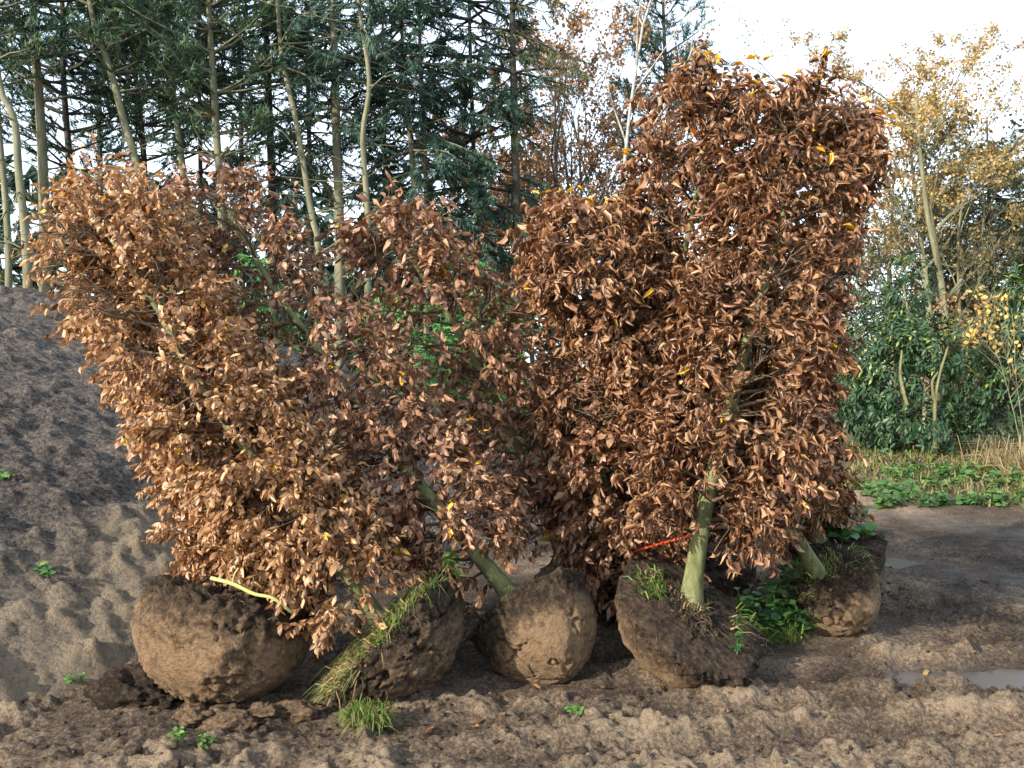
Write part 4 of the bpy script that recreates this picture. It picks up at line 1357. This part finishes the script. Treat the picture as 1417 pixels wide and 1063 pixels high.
broadleaf('golden autumn tree with a pale stem rising behind the laurels', gp(1292, 22), 8.4, .16, 301, M['oak_gold'], M['bark_pale'], 15000, .085, .74, 2, .30, 5, leaf_from=.60, kids=(6, 6, 5, 4))
broadleaf('thin golden tree at the side of the larger golden tree', gp(1235, 24), 7.2, .09, 302, M['oak_gold'], M['bark_pale'], 4200, .085, .6, 1, .3, 5, leaf_from=.55, tm=.35, kids=(6, 5, 4, 3))
broadleaf('twiggy olive tree half hidden by the crown of the olive spruce', gp(1345, 23), 7.2, .09, 303, M['thicket'], M['bark_pale'], 2200, .12, .5, 2, .2, 4, leaf_from=.2)
broadleaf('slender white birch leaning away from the tall copper trees', gp(806, 17), 10.5, .055, 304, M['rust'], M['bark_birch'], 500, .06, .42, 1, .4, 4, 'birch_tree', lean=(.22, 0), leaf_from=.3)
RUSTY = 'rusty leaved slender tree in the wood between the shaggy spruce and the birch'
for i, (x, d, h, n) in enumerate([(768, 21, 9.2, 2800), (792, 23, 9.8, 2600), (742, 24, 8.8, 3000), (850, 24, 9.2, 2600), (822, 26, 9.2, 2600), (878, 23, 8.4, 2000)]):
    broadleaf(RUSTY, gp(x, d), h, .08, 310 + i, M['rust'], M['bark_dark'], n, .11, .42, 1, .25, 4, group='rusty slender trees', leaf_from=.12, tm=.45)
for i, (x, d, h, n, mt) in enumerate([(625, 25, 7.0, 4200, 'rust'), (672, 27, 7.4, 4200, 'rust'), (545, 28, 6.4, 3600, 'oak_gold'), (700, 30, 7.6, 4000, 'rust')]):
    broadleaf('rounded orange brown tree glowing low between the spruce trunks', gp(x, d), h, .10, 320 + i, M[mt], M['bark_dark'], n, .14, .6, 1, .15, 4, group='orange trees low in the wood', leaf_from=.1)
broadleaf('faint bare birch top showing above the clipped crown', gp(1085, 30), 11.5, .09, 330, M['thicket'], M['bark_birch'], 900, .08, .45, 1, .35, 4, 'birch_tree', leaf_from=.4)
for i, (x, d, h) in enumerate([(1180, 24, 5.2), (1130, 25, 5.0), (1245, 27, 7.2), (1400, 26, 7.0), (1330, 26, 7.4)]):
    broadleaf('tangled brown twiggy thicket tree behind the laurels', gp(x, d), h, .06, 340 + i, M['thicket'], M['bark_pale'], 2000, .11, .6, 3, .1, 4, 'thicket_tree', group='brown thicket behind the laurels', leaf_from=.05)
broadleaf('low rust coloured shrub between the two laurel bushes', gp(1335, 15.8, .36), 2.5, .03, 350, M['rust'], M['bark_dark'], 900, .085, .7, 4, .1, 3, 'rusty_shrub', 'shrub', leaf_from=.3, tm=.8)
broadleaf('thin shrub holding a few bright yellow leaves beside the far laurel', gp(1420, 13.2, .30), 2.6, .009, 351, M['oak_gold'], M['bark_pale'], 300, .09, .7, 2, .3, 3, 'yellow_shrub', 'shrub', leaf_from=.6, tm=.95, lean=(-.12, 0))

# low dim undergrowth that closes the wood near the ground
rg = np.random.default_rng(400)
fm = MB()
for (x0, x1, d0, d1, ztop, n, mt) in [(-120, 560, 21, 32, 6.2, 700, 0), (500, 960, 24, 33, 5.4, 500, 0), (950, 1500, 27, 36, 6.4, 1100, 0)]:
    d = rg.uniform(d0, d1, n); x = rg.uniform(x0, x1, n)
    z = .2 + ztop * rg.uniform(0, 1, n) ** 1.3 * (0.65 + .35 * np.sin(x * .03))
    P = np.stack([(x - CX) / F * d, d, z], -1)
    sprays(fm, PIN, P, rg.normal(0, 1, (n, 3)) + [0, 0, .5], rg.uniform(.8, 1.6, n), np.clip(rg.normal(.4, .25, n), 0, 1), rg)
o = fm.build('undergrowth', M['thicket'], None, 'stuff', False)
tag(o, 'dim brown and green undergrowth at the foot of the wood', 'undergrowth')

fm = MB()
for (x0, x1, d0, d1, zlo, zhi, n) in [(-140, 620, 26, 36, .3, 8.2, 2300), (560, 1000, 30, 38, .3, 6.5, 700)]:
    d = rg.uniform(d0, d1, n); x = rg.uniform(x0, x1, n)
    z = zlo + (zhi - zlo) * rg.uniform(0, 1, n) ** 1.15
    P = np.stack([(x - CX) / F * d, d, z], -1)
    P = P[vnoise(p2(x, z * 60, .02), 9) > -1.0 + .12 * z]
    n = len(P)
    sprays(fm, FARS, P, rg.normal(0, 1, (n, 3)) + [0, 0, -.3], rg.uniform(.9, 1.7, n), np.clip(rg.normal(.45, .25, n), 0, 1), rg)
o = fm.build('far_conifers', M['needle_dark'], None, 'stuff', False)
tag(o, 'dense dark conifer growth massed far back between the trunks of the wood', 'conifers')

# young bright conifers just behind the heap
for i, (x, d, h, lab) in enumerate([(655, 12.5, 3.6, 'bright green young conifer peeping between the shaded tree and the copper wall'), (690, 13.5, 3.0, 'low feathery green conifer beside the taller bright young one'),
                                   (350, 13.2, 3.5, 'young green conifer seen through the sparse topped tree'), (560, 12.6, 3.2, 'young green conifer hidden behind the shaded middle tree'), (610, 13.4, 2.8, 'small green conifer filling the gap behind the shaded tree')]):
    conifer(lab, [(x, 500), (x, 420)], d, 5, .5, .75, h, 'spruce', M['fern'], M['bark_dark'], 430 + i, 1.6, 'young green conifers', dead=0, name='young_conifer')


# ------------------------------------------------------------------ laurels, grass strip
def laurel(label, lobes, seed, n, stems, leafL=.14, single=160):
    """lobes: (x px, y px, depth, rx, ry, rz) ellipsoids filled with drooping glossy leaves"""
    rg = np.random.default_rng(seed)
    c0 = px(*lobes[0][:3])
    zb = float(ground_h(np.array([c0[0]]), np.array([c0[1]]))[0])
    e = tag(empty('laurel_bush', (c0[0], c0[1], zb)), label, 'bush', 'laurel bushes')
    lv, sm = Leaves(), MB()
    vol = np.array([l[3] * l[5] for l in lobes]); vol = vol / vol.sum()
    for li, (x, y, d, rx, ry, rz) in enumerate(lobes):
        c = px(x, y, d)
        for k in range(int(n * vol[li] / 7)):
            u = unit(rg.normal(0, 1, 3))
            r = rg.uniform(.55, 1.0) ** .5 * (1 + .18 * float(vnoise((u * 2.4 + seed)[None])[0]))
            p = c + u * r * np.array([rx, ry, rz])
            if p[2] < zb + .05: continue
            ax = unit(u * .7 + np.array([0, 0, .55]) + rg.normal(0, .3, 3))
            hi_ = (p[2] - zb) / 2.0
            for q in range(7):
                a = q * 2.4 + rg.uniform(-.5, .5)
                sd = unit(np.cross(ax, [math.cos(a), math.sin(a), .3]))
                dd = unit(sd + ax * .45 + np.array([0, 0, -.55]))
                yel = .95 if (q < 3 and u[2] > .25 and rg.uniform() < .5) else np.clip(rg.normal(.42, .18), 0, .8)
                lv.add(p + ax * .02 * q, dd, unit(ax + rg.normal(0, .25, 3)), leafL * rg.uniform(.7, 1.15), float(yel), int(rg.integers(6)))
    for st in stems:
        pth = smooth_path([px(*q) for q in st], 12)
        sm = MB(); sm.tube(pth, np.linspace(.034, .014, 12), 6); sm.build('stem', M['laurel_stem'], e)
    c, r = cells(np.array(lv.p))
    for i, p in enumerate(lv.p):
        if p[1] < VISBUF.get((c[i], r[i]), 1e9): VISBUF[(c[i], r[i])] = p[1]
    put_leaves(lv, GLOSSY, M['laurel'], e, 'foliage', single)


laurel('broad glossy laurel bush with pale bare stems showing through its middle', [(1250, 540, 14.2, 1.05, .7, 1.05), (1215, 480, 14.3, .8, .6, .5), (1300, 480, 14.2, .75, .6, .5), (1270, 600, 14.0, .8, .6, .5), (1190, 560, 14.5, .55, .5, .75), (1335, 545, 14.4, .5, .5, .8)], 501, 7000,
       [[(1294, 625, 13.5), (1294, 560, 13.45), (1300, 520, 13.4), (1312, 480, 13.5)], [(1294, 560, 13.45), (1290, 530, 13.4), (1298, 515, 13.4)], [(1255, 560, 13.5), (1246, 520, 13.5), (1248, 485, 13.6)]])
laurel('tall laurel shoot rising above the broad laurel bush', [(1256, 395, 14.8, .42, .4, .55), (1252, 450, 14.8, .45, .4, .4)], 502, 900, [[(1258, 470, 14.6), (1256, 430, 14.5), (1250, 395, 14.5)]], single=80)
laurel('dark laurel bush beside the yellow leaved shrub', [(1420, 480, 14.0, .62, .6, 1.25), (1410, 410, 14.0, .45, .5, .5), (1400, 560, 14.2, .7, .6, .7)], 503, 3200, [], single=120)
laurel('low laurel half hidden behind the clipped copper crown', [(1165, 430, 16.0, .6, .6, .35), (1150, 480, 16.0, .6, .6, .9)], 504, 1400, [], single=60)

rg = np.random.default_rng(600); random.seed(600)
pts = []
while len(pts) < 5000:
    y = U(9.8, 16.5); x = U(1.5, 12)
    if y < 10.5 + .3 * math.sin(x * 1.7) + (1.6 * max(0, 1 - abs(x - 4.0) / .8)): continue
    pts.append((x, y))
pts = np.array(pts)
pz = ground_h(pts[:, 0], pts[:, 1])
P = np.stack([pts[:, 0], pts[:, 1], pz], -1)
o = grass_patch(P, np.tile([0, -.1, 1], (len(P), 1)), 14000, .08, .34, .62, .8, wid=.010).build('grass', M['grass'], None, 'stuff')
tag(o, 'rough mixed green and straw coloured grass along the foot of the laurels', 'grass')
lv, mb = Leaves(), MB()
for k in range(420):
    y = 10.4 + 2.0 * R() ** 1.3; x = U(4.3, 8.6)
    if float(fbm(p2(np.array([x]), np.array([y]), 1.1), 2, seed=5)[0]) < -.15: continue
    z = float(ground_h(np.array([x]), np.array([y]))[0])
    weed_plant(lv, mb, np.array([x, y, z]), U(.06, .20), 7, .11, .8, (.1, .95))
fr = lv.frames(); V, Fc, tn = leaf_mesh(BROAD, fr, np.arange(len(fr[0]))); mb.add(V, Fc, None, tn)
o = mb.build('leafy_weeds', M['weed'], None, 'stuff')
tag(o, 'low bright green leafy weeds edging the mud track', 'weeds')
pts = np.array([[U(6.5, 7.8), U(11.6, 12.8), .2] for _ in range(60)])
o = grass_patch(pts, np.tile([-.1, 0, 1], (60, 1)), 420, .5, 1.25, 1.0, .5, wid=.006).build('dry_stalks', M['straw'], None, 'stuff')
tag(o, 'pale dry stalks of dead grass standing before the dark laurel', 'dry grass')
